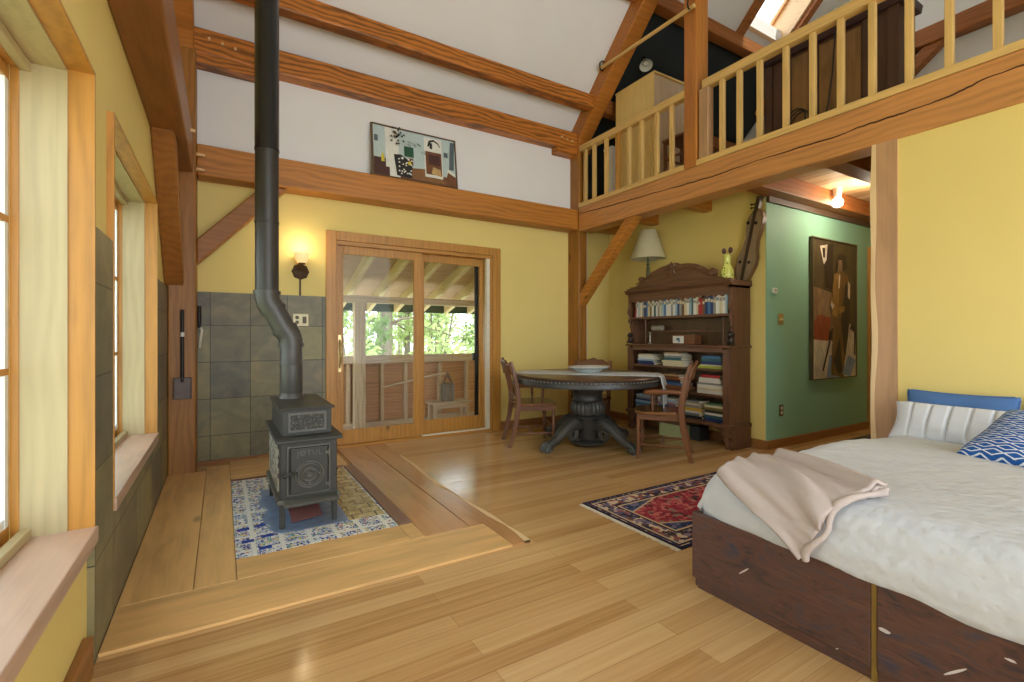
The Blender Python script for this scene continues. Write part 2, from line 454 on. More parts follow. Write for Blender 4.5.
tim('plate_beam', MB().box(0.0, 4.25, 4.76, 4.95, 3.485, 3.70), wood('plate_timber', srgb(174, 106, 38), 'x', 0.55, 0.4, 0.45, figure=1.3, ring=0.4), 'orange eave beam at the foot of the white sloped ceiling')
tim('purlin_beam', MB().box(0.0, 4.25, 4.45, 4.575, 3.885, 4.055), wood('plate_timber', srgb(174, 106, 38), 'x', 0.55, 0.4, 0.45, figure=1.3, ring=0.4), 'thin orange purlin across the white sloped ceiling')
tim('upper_purlin_beam', MB().box(0.0, 7.3, 3.64, 3.78, 4.76, 4.92), timber_red('x'), 'reddish purlin above the dark loft wall')
tim('loft_purlin_beam', MB().box(4.43, 7.3, 4.45, 4.575, 3.885, 4.055), timber_red('x'), 'reddish purlin low against the dark loft ceiling')
for x0, x1, nm, lb in ((-0.0, 0.172, 'gable_rafter', 'orange rafter rising above the corner post by the stove pipe'), (4.23, 4.43, 'loft_rafter', 'big sloping rafter rising from the loft post beside the railing')):
    mb = MB().prism([(4.73, 3.46), (4.73, 3.626), (1.2, 7.156), (1.2, 7.44), (4.9, 3.74), (4.9, 3.46)], 'x', x0, x1)
    o = tim(nm, mb, [wood('rafter_timber', srgb(176, 110, 40), 'x', 0.25, 0.2, 0.45)], lb)
tim('loft_beam', MB().box(4.23, 4.45, -2.6, 4.728, 2.442, 2.742), wood('loft_timber', srgb(192, 134, 78), 'y', 0.32, 0.8, 0.45), 'massive tan beam under the loft railing with a long crack')
# the drying crack along the loft beam is cut as a thin dark groove lying in its face
tim('loft_middle_post', MB().box(4.23, 4.41, 2.975, 3.12, 2.742, 5.52), wood('mid_timber', srgb(180, 114, 46), 'z', 0.3, 0.3, 0.45), 'orange upright post dividing the loft railing')
tim('window_wall_brace', MB().prism(brace_poly((4.66, 1.52), (3.76, 2.445), 0.14), 'x', -0.02, 0.11), wood('brace_timber', srgb(148, 94, 40), 'y', 0.3, 0.2, 0.45), 'diagonal knee brace on the window wall above the slate')
tim('back_wall_brace', MB().prism(brace_poly((0.19, 1.72), (0.885, 2.462), 0.145), 'y', 4.78, 4.90), wood('brace_timber', srgb(148, 94, 40), 'x', 0.3, 0.2, 0.45), 'diagonal knee brace behind the stove pipe on the yellow end wall')
tim('loft_brace', MB().prism(brace_poly((4.725, 1.50), (3.76, 2.442), 0.12), 'x', 4.24, 4.355), timber('y'), 'diagonal knee brace from the loft post to the tan beam near the lamp')
tim('upper_loft_brace', MB().obb((4.32, 2.86, 4.62), (0.10, 0.10, 0.75), Matrix.Rotation(0.62, 3, 'X')), timber('z'), 'short brace high on the loft middle post')
CR = [(4.716, 2.665), (4.1, 2.635), (3.56, 2.62), (3.2, 2.60), (2.8, 2.59), (2.37, 2.60), (2.03, 2.595), (1.74, 2.585), (1.62, 2.60), (1.41, 2.60), (1.245, 2.60), (1.10, 2.61), (0.98, 2.64), (0.80, 2.65), (0.3, 2.66), (-0.6, 2.65)]
cpts = []
for a_, b_ in zip(CR, CR[1:]):
    for k in range(6): cpts.append((4.2325, a_[0]+(b_[0]-a_[0])*k/6, a_[1]+(b_[1]-a_[1])*k/6+random.uniform(-.003, .003)))
lbm = [o for o in bpy.data.objects if o.name == 'loft_beam'][0]
obj('drying_crack', MB().tube(cpts, [0.0045+0.003*abs(math.sin(k*.21)) for k in range(len(cpts))], 6), plain('crack_dark', srgb(64, 38, 20), 0.9), lbm)
# joists under the loft
for i, (yc, hw, z0, x1, lb) in enumerate(((4.80, 0.06, 2.50, 4.955, 'short floor joist end beside the loft post brace'), (4.13, 0.055, 2.485, 4.955, 'short floor joist end just above the lamp shade'), (3.38, 0.055, 2.485, 4.955, 'short floor joist end above the middle of the bookcase'),
        (2.64, 0.085, 2.495, 7.3, 'reddish joist along the top of the green wall with a bulb on it'), (1.88, 0.075, 2.455, 7.3, 'dark joist crossing the hallway ceiling beside the slab'))):
    tim('floor_joist', MB().box(4.45, x1, yc-hw, yc+hw, z0, 2.66), timber_red('x') if i > 2 else timber('x'), lb, 0.006)
struct('trim_4', MB().box(4.956, 7.3, 2.69, 2.722, 2.44, 2.497), wood('dark_trim', srgb(96, 72, 52), 'x', 0.3, 0.1), 'dark strip between the green wall and the joist above it', 'trim')
M = Mat('loft_planks', 0.55); v = M.vec(False)
br = M.n('ShaderNodeTexBrick', offset=0.4)
for k, val in (('Scale', 1.0), ('Mortar Size', 0.003), ('Bias', 0.0), ('Brick Width', 2.6), ('Row Height', 0.16)): br.inputs[k].default_value = val
br.inputs['Color1'].default_value = (0, 0, 0, 1); br.inputs['Color2'].default_value = (1, 1, 1, 1)
M.l(M.vec(False, (1, 0, 2)), br.inputs['Vector'])
f = M.math('ADD', M.math('MULTIPLY', br.outputs['Color'], 0.4), M.math('MULTIPLY', M.noise(M.map(v, (20, 0.8, 1)), 1.6, 5), 0.6))
M.col(M.mix(M.math('MULTIPLY', br.outputs['Fac'], 0.8), M.ramp(f, [(0.2, srgb(150, 106, 66)), (0.5, srgb(204, 166, 116)), (0.8, srgb(226, 196, 150))]), srgb(70, 46, 28)))
struct('floor_loft', MB().box(4.45, 7.3, -2.6, 4.9, 2.66, 2.742), M.m, 'plank floor of the loft seen from below as hallway ceiling', 'floor')
# gable beam and brace far in the loft
tim('gable_beam', MB().box(7.14, 7.3, -2.6, 4.2, 4.40, 4.60), timber_red('y'), 'reddish beam on the white gable wall at the end of the loft')
tim('gable_brace', MB().prism(brace_poly((2.9, 3.66), (2.0, 4.40), 0.13), 'x', 7.16, 7.28), timber_red('y'), 'reddish knee brace under the loft gable beam')
tim('gable_post', MB().box(7.12, 7.3, 2.78, 2.95, 2.742, 4.40), timber_red('z'), 'reddish upright post at the loft gable behind the dark case')
tim('common_rafter', roof(MB(), 5.90, 6.0, 1.2, 3.7, 8.53, 0.078), timber_red('x'), 'narrow rafter on the lamp side of the skylight')
tim('common_rafter', roof(MB(), 6.82, 6.92, 1.2, 3.7, 8.53, 0.078), timber_red('x'), 'narrow rafter on the gable side of the skylight')
# tail boards and pegs of the eave beam
for x0, x1, lb in ((0.17, 0.66, 'short board under the eave beam near the stove pipe'), (3.93, 4.235, 'short board under the eave beam against the loft post')):
    tim('tail_board', MB().box(x0, x1, 4.765, 4.90, 3.405, 3.485), wood('plate_timber', srgb(174, 106, 38), 'x', 0.55, 0.4, 0.45, figure=1.3, ring=0.4), lb, 0.004)
pegm = plain('peg_wood', srgb(226, 190, 140), 0.5)
for x, z, lb in ((0.28, 3.62, 'wooden peg in the eave beam, first from the corner'), (0.375, 3.607, 'wooden peg in the eave beam, second from the corner'), (0.47, 3.595, 'wooden peg in the eave beam, third from the corner'),
        (3.98, 3.60, 'wooden peg in the eave beam, third from the loft post'), (4.06, 3.59, 'wooden peg in the eave beam, second from the loft post'), (4.14, 3.58, 'wooden peg in the eave beam, first from the loft post')):
    tag(obj('peg', MB().tube([(x, 4.79, z), (x, 4.755, z-0.003), (x, 4.735, z-0.006)], [0.012, 0.012, 0.010], 8), pegm, smooth=True), lb, 'peg', 'pegs in the timber joints')
for y, z, lb in ((4.70, 2.615, 'wooden peg sticking out of the corner post, upper of two'), (4.70, 2.49, 'wooden peg sticking out of the corner post, lower of two')):
    tag(obj('peg', MB().tube([(0.17, y, z), (0.22, y, z), (0.25, y, z-0.002)], [0.014, 0.013, 0.011], 8), pegm, smooth=True), lb, 'peg', 'pegs in the timber joints')
tag(obj('peg', MB().tube([(0.15, 4.30, 2.66), (0.18, 4.30, 2.66), (0.20, 4.30, 2.658)], [0.014, 0.013, 0.011], 8), pegm, smooth=True), 'wooden peg on the side of the window wall timber', 'peg', 'pegs in the timber joints')

# ------------------------------------------------------------------ deep windows in the window wall
def window(n, y0, y1, label):
    t = thing('window_%d' % n, label, 'window', (-0.1, (y0+y1)/2, WZ[0]), kind='structure')
    z0, z1 = WZ
    # casing boards lining the reveal near the room
    obj('casing', MB().box(-0.066, 0.004, y0, y0+0.012, z0, z1).box(-0.066, 0.004, y1-0.012, y1, z0, z1).box(-0.066, 0.004, y0+0.012, y1-0.012, z1-0.012, z1), honey('z'), t)
    obj('jamb_liner', MB().box(-0.178, -0.064, y0, y0+0.018, z0, z1).box(-0.178, -0.064, y1-0.018, y1, z0, z1).box(-0.178, -0.064, y0+0.018, y1-0.018, z1-0.02, z1), pale('z'), t)
    obj('sill', MB().box(-0.18, 0.012, y0+0.001, y1-0.001, z0-0.004, z0+0.052), wood('sill_wood', srgb(190, 160, 140), 'y', 0.3, 0.3, 0.35), t, bevel=0.004)
    obj('stop', MB().box(-0.178, -0.150, y0+0.018, y1-0.018, z0+0.052, z0+0.082).box(-0.178, -0.150, y0+0.018, y1-0.018, z1-0.05, z1-0.02), pale('y'), t, bevel=0.003)
    fm = honey('z'); s0, s1 = z0+0.05, z1-0.03
    obj('frame', MB().box(-0.20, -0.178, y0, y0+0.022, z0, z1).box(-0.20, -0.178, y1-0.022, y1, z0, z1).box(-0.20, -0.178, y0+0.045, y1-0.045, z1-0.05, z1).box(-0.20, -0.178, y0+0.045, y1-0.045, z0, z0+0.06), fm, t, bevel=0.003)
    m = MB(); a, b = y0+0.02, y1-0.02
    for q0, q1 in ((a, a+0.02), (b-0.004, b)): m.box(-0.225, -0.20, q0, q1, s0, s1)
    m.box(-0.225, -0.20, a, b, s0, s0+0.05).box(-0.235, -0.20, a, b, s1-0.06, s1)
    for zz in (1.008, 1.484): m.box(-0.222, -0.20, a+0.01, b-0.004, zz-0.011, zz+0.011)
    sash = obj('sash', m, honey('y'), t, bevel=0.003)
    obj('sash_edge', MB().box(-0.226, -0.201, b-0.034, b-0.004, s0+0.05, s1-0.05).box(-0.226, -0.201, a+0.02, a+0.05, s0+0.05, s1-0.05).box(-0.226, -0.203, a+0.05, b-0.034, s0+0.05, s0+0.08), plain('sash_white', srgb(226, 232, 232), 0.4), t)
    obj('pane', MB().box(-0.219, -0.215, a+0.05, b-0.05, s0+0.05, s1-0.05), clear, sash)
window(1, *WIN[0], 'tall deep window closest to the camera with a broad wooden sill')
window(2, *WIN[1], 'tall deep window in the slate wall next to the corner post')

window(4, *WIN[2], 'unseen deep window added behind the camera to light the yellow bed wall')  # unseen opening, added so more daylight reaches the bed wall

# skylight
t = thing('window_3', 'bright skylight in the loft ceiling', 'window', (6.41, 3.0, 5.7), kind='structure')
def slope_box(mb, x0, x1, y0, y1, k0, k1):
    return mb.prism([(y0, k0-y0), (y1, k0-y1), (y1+(k1-k0)/2, k1-y1-(k1-k0)/2), (y0+(k1-k0)/2, k1-y0-(k1-k0)/2)], 'x', x0, x1)
mb = MB(); e_ = 0.012
slope_box(mb, SKX[0]-0.02, SKX[0]+e_, SKY[0], SKY[1], 8.62, 9.1); slope_box(mb, SKX[1]-e_, SKX[1]+0.02, SKY[0], SKY[1], 8.62, 9.1)
slope_box(mb, SKX[0]-0.02, SKX[1]+0.02, SKY[1]-e_, SKY[1]+0.02, 8.62, 9.1); slope_box(mb, SKX[0]-0.02, SKX[1]+0.02, SKY[0]-0.02, SKY[0]+e_, 8.62, 9.1)
obj('shaft', mb, wood('shaft_wood', srgb(226, 190, 150), 'x', 0.15, 0.2, 0.5), t)
mb = MB(); q = 0.23
for a, b in ((SKX[0], SKX[0]+0.05), (SKX[1]-0.05, SKX[1])): slope_box(mb, a, b, SKY[0]+q, SKY[1]+q, 9.06, 9.12)
slope_box(mb, SKX[0], SKX[1], SKY[1]+q-0.06, SKY[1]+q, 9.06, 9.12); slope_box(mb, SKX[0], SKX[1], SKY[0]+q, SKY[0]+q+0.06, 9.06, 9.12)
obj('frame', mb, wood('skylight_wood', srgb(206, 150, 96), 'x', 0.2, 0.1, 0.5), t)
mb = MB(); slope_box(mb, SKX[0]+0.04, SKX[1]-0.04, SKY[0]+q+0.04, SKY[1]+q-0.04, 9.085, 9.095)
obj('pane', mb, clear, t)

# ------------------------------------------------------------------ sliding door
t = thing('door_1', 'sliding glass door in a honey wood frame opening onto the porch', 'door', (2.2, 5.0, 0.0), kind='structure')
mb = MB().box(1.24, 1.337, 4.925, 4.95, 0, 2.158).box(3.10, 3.205, 4.925, 4.95, 0, 2.158).box(1.337, 3.10, 4.925, 4.95, 2.068, 2.158)
obj('casing', mb, honey('z'), t, bevel=0.004)
mb = MB().box(1.33, 1.352, 4.95, 5.15, 0, 2.07).box(3.075, 3.10, 4.95, 5.15, 0, 2.07).box(1.352, 3.075, 4.95, 5.15, 2.03, 2.07).box(1.352, 3.075, 4.955, 5.15, 0, 0.025)
obj('jamb', mb, honey('x'), t)
obj('track', MB().box(3.03, 3.074, 4.955, 5.0, 0.025, 2.03).box(2.24, 3.03, 4.957, 4.985, 0.025, 0.04), plain('track_white', srgb(222, 216, 196), 0.4), t)
def slide(name, x0, x1, st0, st1, y0, y1, zb, ax='z'):
    mb = MB().box(x0, x0+st0, y0, y1, 0.026, 2.03).box(x1-st1, x1, y0, y1, 0.026, 2.03).box(x0+st0, x1-st1, y0, y1, 0.026, zb).box(x0+st0, x1-st1, y0, y1, 1.945, 2.03)
    o = obj(name, mb, honey(ax), t, bevel=0.004)
    obj('pane', MB().box(x0+st0-0.01, x1-st1+0.01, (y0+y1)/2-0.004, (y0+y1)/2+0.004, zb-0.01, 1.955), clear, o)
    return o
p1 = slide('sliding_panel', 1.352, 2.252, 0.062, 0.098, 4.985, 5.025, 0.17)
mb = MB().tube([(1.378, 4.984, 0.80), (1.378, 4.97, 0.83), (1.380, 4.945, 0.87), (1.385, 4.94, 0.95), (1.380, 4.945, 1.03), (1.378, 4.97, 1.06), (1.378, 4.984, 1.08)], 0.010, 8).box(1.364, 1.392, 4.978, 4.986, 0.76, 1.13)
mb.tube([(1.378, 4.97, 0.97), (1.405, 4.95, 0.955)], 0.008, 8)
obj('handle', mb, plain('brass', srgb(214, 190, 130), 0.3, 0.6), p1, smooth=True)
p2 = slide('fixed_panel', 2.245, 3.03, 0.05, 0.042, 5.045, 5.085, 0.18)
mb = MB().box(2.948, 2.992, 5.088, 5.11, 0.03, 2.0).box(2.925, 2.972, 5.086, 5.118, 0.83, 0.92).box(2.262, 2.285, 5.088, 5.11, 0.03, 2.0)
obj('screen_frame', mb, plain('screen_black', srgb(28, 26, 26), 0.4), t)

# ------------------------------------------------------------------ porch and woods outside
struct('floor_porch', MB().box(0.2, 5.6, 5.15, 6.45, -0.16, -0.06), greywood('x'), 'weathered porch deck beyond the glass door', 'floor')
ply = wood('plywood', srgb(190, 146, 114), 'x', 0.35, 0.0, 0.6, figure=0.8)
t = thing('porch_railing', 'plywood backed porch railing with grey studs beyond the door', 'railing', (2.9, 6.33, -0.06))
obj('sheathing', MB().box(0.4, 5.4, 6.36, 6.375, -0.06, 0.80), ply, t)
obj('top_rail', MB().box(0.4, 5.4, 6.26, 6.40, 0.76, 0.865), greywood('x'), t, bevel=0.006)
obj('bottom_rail', MB().box(0.4, 5.4, 6.27, 6.36, -0.06, 0.0), greywood('x'), t)
for x in (0.75, 1.15, 1.55, 1.725, 2.16, 2.48, 2.98, 3.40, 3.80, 4.2, 4.6, 5.0): obj('stud', MB().box(x, x+0.045, 6.275, 6.36, 0.0, 0.76), greywood('z'), t, bevel=0.004)
tim('porch_post', MB().box(1.80, 1.935, 6.16, 6.285, -0.06, 1.56), greywood('z'), 'grey square porch post beyond the glass door', 0.006)
tim('porch_beam', MB().box(0.2, 5.6, 6.15, 6.29, 1.545, 1.63), greywood('x'), 'grey porch beam above the railing', 0.006)
pz = lambda y: 2.03-0.30*(y-5.2)
for i in range(12):
    x = 0.55+0.405*i
    o = tim('porch_rafter', MB().prism([(5.15, pz(5.15)), (7.05, pz(7.05)), (7.05, pz(7.05)+0.13), (5.15, pz(5.15)+0.13)], 'x', x, x+0.06), wood('rafter_pale', srgb(208, 184, 142), 'y', 0.2, 0.1, 0.6), 'sloping pale rafter under the porch roof', 0.003)
    o['group'] = 'porch roof rafters'
struct('roof_porch', MB().prism([(5.15, pz(5.15)+0.13), (7.1, pz(7.1)+0.13), (7.1, pz(7.1)+0.16), (5.15, pz(5.15)+0.16)], 'x', 0.2, 5.6), wood('porch_ply', srgb(190, 156, 126), 'x', 0.2, 0.2, 0.7), 'plywood underside of the porch roof', 'roof')
struct('trim_5', MB().box(0.2, 5.6, 7.06, 7.09, pz(7.06)+0.01, pz(7.06)+0.15), plain('green_fascia', srgb(46, 66, 46), 0.5), 'dark green fascia board at the porch eave', 'trim')
t = thing('porch_bench', 'low weathered bench on the porch carrying a bark lantern', 'bench', (2.98, 5.95, -0.06))
obj('seat', MB().box(2.70, 3.26, 5.80, 5.93, 0.225, 0.25).box(2.70, 3.26, 5.94, 6.08, 0.225, 0.25), greywood('x'), t, bevel=0.004)
for x in (2.73, 3.19):
    for y in (5.83, 6.01): obj('leg', MB().box(x, x+0.045, y, y+0.045, -0.06, 0.225), greywood('z'), t, bevel=0.003)
obj('apron', MB().box(2.775, 3.19, 5.835, 5.855, 0.165, 0.225).box(2.775, 3.19, 6.025, 6.045, 0.02, 0.07), greywood('x'), t)
t = thing('bark_lantern', 'grey bark covered lantern with a peaked strap on the porch bench', 'lantern', (2.97, 5.95, 0.25))
obj('body', MB().lathe([(0.0, 0), (0.092, 0.0), (0.096, 0.1), (0.093, 0.225), (0.08, 0.235), (0, 0.235)], 20, (2.97, 5.95, 0.25)), plain('bark', srgb(120, 108, 98), 0.9, 0, 0.6, 40, 0.8), t, smooth=True)
obj('hanger', MB().tube([(2.90, 5.95, 0.48), (2.945, 5.95, 0.58), (2.965, 5.95, 0.635), (2.985, 5.95, 0.58), (3.04, 5.95, 0.48)], [0.014, 0.022, 0.012, 0.022, 0.014], 8), plain('strap', srgb(122, 98, 80), 0.8), t, smooth=True)
tag(obj('stick', MB().tube([(2.17, 6.262, 0.44), (2.45, 6.16, 0.51), (2.72, 6.05, 0.575), (2.945, 5.955, 0.625)], [0.013, 0.016, 0.017, 0.015], 8), greywood('x'), smooth=True), 'peeled wooden stick lying along the porch railing', 'stick')

gm = Mat('forest_ground', 0.95); gv = gm.vec(False); gm.col(gm.ramp(gm.noise(gv, 1.4, 6), [(0.3, srgb(100, 112, 64)), (0.55, srgb(150, 160, 100)), (0.75, srgb(180, 168, 126))]))
struct('ground', MB().box(-30, 40, 7.2, 60, -1.0, -0.8).box(-30, -0.5, -8, 7.2, -1.0, -0.8), gm.m, 'leafy forest ground around the house', 'ground')
def leafmat(name, c1, c2):
    M = Mat(name, 0.6, spec=0.3); v = M.vec(); M.col(M.mix(M.noise(v, 2.2, 3), c1, c2))
    tr = M.n('ShaderNodeBsdfTranslucent'); tr.inputs[0].default_value = (*c2, 1); mx = M.n('ShaderNodeMixShader'); mx.inputs[0].default_value = 0.45
    out = M.t.nodes['Material Output']; M.l(M.b.outputs[0], mx.inputs[1]); M.l(tr.outputs[0], mx.inputs[2]); M.l(mx.outputs[0], out.inputs[0])
    return M.m
leaf_a = leafmat('leaves_bright', srgb(112, 132, 78), srgb(176, 190, 132)); leaf_b = leafmat('leaves_deep', srgb(78, 100, 62), srgb(130, 152, 100))
bark_m = plain('tree_bark', srgb(104, 94, 84), 0.9, 0, 0.5, 14, 0.6)
def make_tree(h, tr, blobs, n, leaf, lm, seed):
    rnd = random.Random(seed)
    t = thing('tree', '', 'tree', (0, 0, 0), 0, 'trees in the woods outside')
    mb = MB(); x = y = 0; pts = []; rs = []
    for i in range(9):
        pts.append((x, y, h*i/8)); rs.append(tr*(1-0.75*i/8)); x += rnd.uniform(-.08, .08); y += rnd.uniform(-.08, .08)
    mb.tube(pts, rs, 8)
    for k in range(9):
        z = h*rnd.uniform(0.2, 0.9); a = rnd.uniform(0, 2*PI); L = rnd.uniform(0.6, 1.3)
        mb.tube([(0, 0, z), (L*.5*math.cos(a), L*.5*math.sin(a), z+0.2), (L*math.cos(a), L*math.sin(a), z+0.25)], [tr*.3, tr*.2, tr*.08], 5)
    obj('trunk', mb, bark_m, t, smooth=True, local=True)
    mb = MB()
    for i in range(n):
        bx, by, bz, br_ = blobs[rnd.randrange(len(blobs))]
        d = Vector((rnd.gauss(0, 1), rnd.gauss(0, 1), rnd.gauss(0, 1))).normalized()*br_*rnd.random()**0.4
        p = Vector((bx, by, bz)) + d
        u = Vector((rnd.gauss(0, 1), rnd.gauss(0, 1), rnd.gauss(0, 1))).normalized(); w = u.orthogonal().normalized()
        s = leaf*rnd.uniform(.6, 1.3)
        mb.face([p-u*s, p+w*s*.45, p+u*s, p-w*s*.45])
    obj('crown', mb, lm, t, local=True)
    return t
def blobs(seed, n, r, z0, z1):
    rnd = random.Random(seed); return [(rnd.uniform(-r, r), rnd.uniform(-r, r), rnd.uniform(z0, z1), rnd.uniform(.45, 1.0)) for _ in range(n)]
ta = make_tree(7.5, 0.13, blobs(1, 18, 0.85, 0.8, 6.5), 2300, 0.10, leaf_a, 1)
tb = make_tree(9.0, 0.20, blobs(2, 18, 0.85, 1.4, 8.5), 2300, 0.12, leaf_b, 2)
tc = make_tree(2.6, 0.05, blobs(3, 10, 0.5, 0.3, 1.7), 1300, 0.08, leaf_a, 3)
spots = [(ta, 2.0, 9.8), (tb, 6.7, 9.9), (tc, 4.35, 8.9), (tb, 4.2, 12.9), (ta, 8.0, 13.2), (ta, 6.0, 16.4), (tb, 9.8, 16.8), (tb, 4.4, 20.0), (ta, 7.9, 20.1), (tb, 11.6, 20.4), (tb, 6.3, 23.9), (ta, 9.9, 24.0), (ta, 13.6, 24.2), (ta, 8.2, 27.8), (tb, 11.9, 27.9), (tb, 15.6, 28.0), (tb, 10.0, 31.6), (ta, 13.8, 31.8), (ta, 17.6, 32.0), (tb, 12.0, 35.6), (ta, 16.0, 36.0),
         (tb, -2.9, 6.2), (ta, -3.2, 10.2), (ta, -3.4, 2.4), (tb, -4.0, 14.2), (ta, -2.2, 17.8)]  # trees outside the left windows, added also to screen sky light off the jambs
used = set()
kinds = {ta: 'bright green young tree among the woods outside', tb: 'deep green thick trunked tree among the woods outside', tc: 'low leafy bush at the edge of the woods outside'}
for i, (s, x, y) in enumerate(spots):
    if s not in used: used.add(s); o = s; o.location = (x, y, -0.85); o['label'] = kinds[s]
    else: o = dup(s, (x, y, -0.85), random.uniform(0, 6.2), kinds[s], (1, 1, random.uniform(.9, 1.15)))
    o['group'] = {ta: 'young trees outside', tb: 'thick trees outside', tc: 'bushes outside'}[s]


# ------------------------------------------------------------------ raised plank surround of the hearth
t = thing('hearth_surround', 'raised wide pine plank frame around the stove hearth', 'floor frame', (0.9, 3.5, 0.0))
HZ = 0.014
def plank(x0, x1, y0, y1, ax, m=None):
    obj('plank', MB().box(x0, x1, y0, y1, 0.0005, HZ), m or pine(ax), t, bevel=0.002)
hp = lambda ax: wood('hearth_pine', srgb(214, 172, 112), ax, 0.3, 0.7, 0.35, figure=0.8)
plank(0.002, 1.69, 2.165, 2.50, 'x', hp('x')); plank(0.002, 0.262, 2.503, 4.655, 'y', hp('y')); plank(0.265, 0.427, 2.503, 4.78, 'y', hp('y'))
plank(0.43, 1.25, 2.503, 2.73, 'x', hp('x')); plank(0.43, 1.30, 4.23, 4.42, 'x', hp('x')); plank(0.43, 1.30, 4.423, 4.90, 'x', hp('x'))
plank(1.253, 1.333, 2.503, 2.728, 'x', hp('x'))
plank(1.336, 1.60, 2.503, 4.90, 'y', wood('hearth_brown', srgb(186, 138, 92), 'y', 0.3, 0.3, 0.25))
way = [(1.605, 2.503), (1.605, 4.90), (1.80, 4.90), (1.79, 4.33), (1.795, 4.0), (1.765, 3.34), (1.772, 3.05), (1.785, 2.80), (1.802, 2.585), (1.798, 2.40), (1.806, 2.30), (1.80, 2.165), (1.693, 2.165), (1.693, 2.503)]
mb = MB().prism(way, 'z', 0.0005, HZ)
mb.mi = 1
ed = [(1.79, 4.33), (1.795, 4.0), (1.765, 3.34), (1.772, 3.05), (1.785, 2.80), (1.802, 2.585), (1.798, 2.40), (1.806, 2.30), (1.80, 2.165)]
mb.prism(ed + [(x-0.012-0.012*(i % 3), y) for i, (x, y) in reversed(list(enumerate(ed)))], 'z', 0.004, HZ+0.0006)
obj('plank', mb, [wood('hearth_brown', srgb(186, 138, 92), 'y', 0.3, 0.3, 0.25), wood('sapwood', srgb(226, 196, 150), 'y', 0.1, 0)], t)

# hearth pad of broken mosaic tiles
def mosaic():
    M = Mat('mosaic', 0.25); v = M.vec(False)
    br = M.n('ShaderNodeTexBrick', offset=0.0)
    for k, val in (('Scale', 1.0), ('Mortar Size', 0.011), ('Bias', 0.0), ('Brick Width', 0.136), ('Row Height', 0.2), ('Mortar Smooth', 0.0)): br.inputs[k].default_value = val
    M.l(M.map(v, (1, 1, 1), (0.055, 0.05, 0)), br.inputs['Vector'])
    vo = M.n('ShaderNodeTexVoronoi', feature='F1'); vo.inputs['Scale'].default_value = 62; M.l(v, vo.inputs['Vector'])
    ve = M.n('ShaderNodeTexVoronoi', feature='DISTANCE_TO_EDGE'); ve.inputs['Scale'].default_value = 62; M.l(v, ve.inputs['Vector'])
    sp = M.n('ShaderNodeSeparateColor'); M.l(vo.outputs['Color'], sp.inputs[0])
    c = M.ramp(sp.outputs[0], [(0.0, srgb(30, 52, 140)), (0.26, srgb(58, 84, 160)), (0.42, srgb(150, 170, 200)), (0.6, srgb(226, 226, 222)), (0.74, srgb(196, 176, 70)), (0.82, srgb(90, 150, 130)), (0.9, srgb(190, 110, 90)), (0.95, srgb(232, 230, 224))], 'CONSTANT')
    grout = srgb(222, 222, 216)
    c = M.mix(M.math('LESS_THAN', ve.outputs['Distance'], 0.07), c, grout)
    c = M.mix(br.outputs['Fac'], c, grout)
    M.col(c); return M.m
t = thing('hearth_pad', 'blue and white broken tile mosaic hearth under the cast iron stove', 'hearth', (0.84, 3.45, 0.0))
def slab(name, pts, z1, m): return obj(name, MB().prism(pts, 'z', 0.0005, z1), m, t)
slab('mosaic', [(0.43, 2.733), (1.25, 2.733), (1.25, 4.20), (0.43, 4.20)], 0.016, mosaic())
wv = [(0.604, 3.85), (0.60, 3.67), (0.578, 3.60), (0.574, 3.53), (0.60, 3.47), (0.618, 3.40), (0.596, 3.33), (0.578, 3.24), (0.585, 3.16), (0.61, 3.10), (0.597, 3.05), (0.625, 2.98), (0.66, 2.945), (1.02, 2.95), (1.02, 3.85)]
slab('slate_slab', wv, 0.0185, plain('blue_slate', srgb(116, 134, 164), 0.4, 0, 0.5, 14, 0.3))
M = Mat('golden_stone', 0.22); v = M.vec(False)
br = M.n('ShaderNodeTexBrick', offset=0.5)
for k, val in (('Scale', 1.0), ('Mortar Size', 0.005), ('Brick Width', 0.14), ('Row Height', 0.085)): br.inputs[k].default_value = val
M.l(v, br.inputs['Vector'])
n_ = M.noise(v, 26, 5, 0.65)
M.col(M.mix(br.outputs['Fac'], M.ramp(n_, [(0.3, srgb(120, 100, 62)), (0.5, srgb(178, 156, 104)), (0.7, srgb(214, 200, 160))]), srgb(90, 74, 48))).bump(n_, 0.5, 0.006)
slab('stone_border', [(1.025, 2.95), (1.235, 2.95), (1.235, 4.19), (1.025, 4.19)], 0.0185, M.m)
slab('edge_board', [(1.254, 2.73), (1.333, 2.73), (1.333, 4.20), (1.254, 4.20)], 0.022, wood('purple_board', srgb(136, 104, 90), 'y', 0.25, 0.1, 0.5))
slab('edge_strip', [(0.43, 4.202), (1.25, 4.202), (1.25, 4.228), (0.43, 4.228)], 0.022, wood('maroon_strip', srgb(112, 62, 56), 'x', 0.2, 0))
bt = plain('blue_tile', srgb(34, 60, 150), 0.2)
for i, (x, y) in enumerate(((0.56, 3.14), (0.565, 2.80), (0.585, 2.96), (0.49, 2.93), (0.475, 3.12))):
    o = obj('accent_tile', MB().box(x-0.03, x+0.03, y-0.018, y+0.018, 0.014, 0.0175), bt, t)

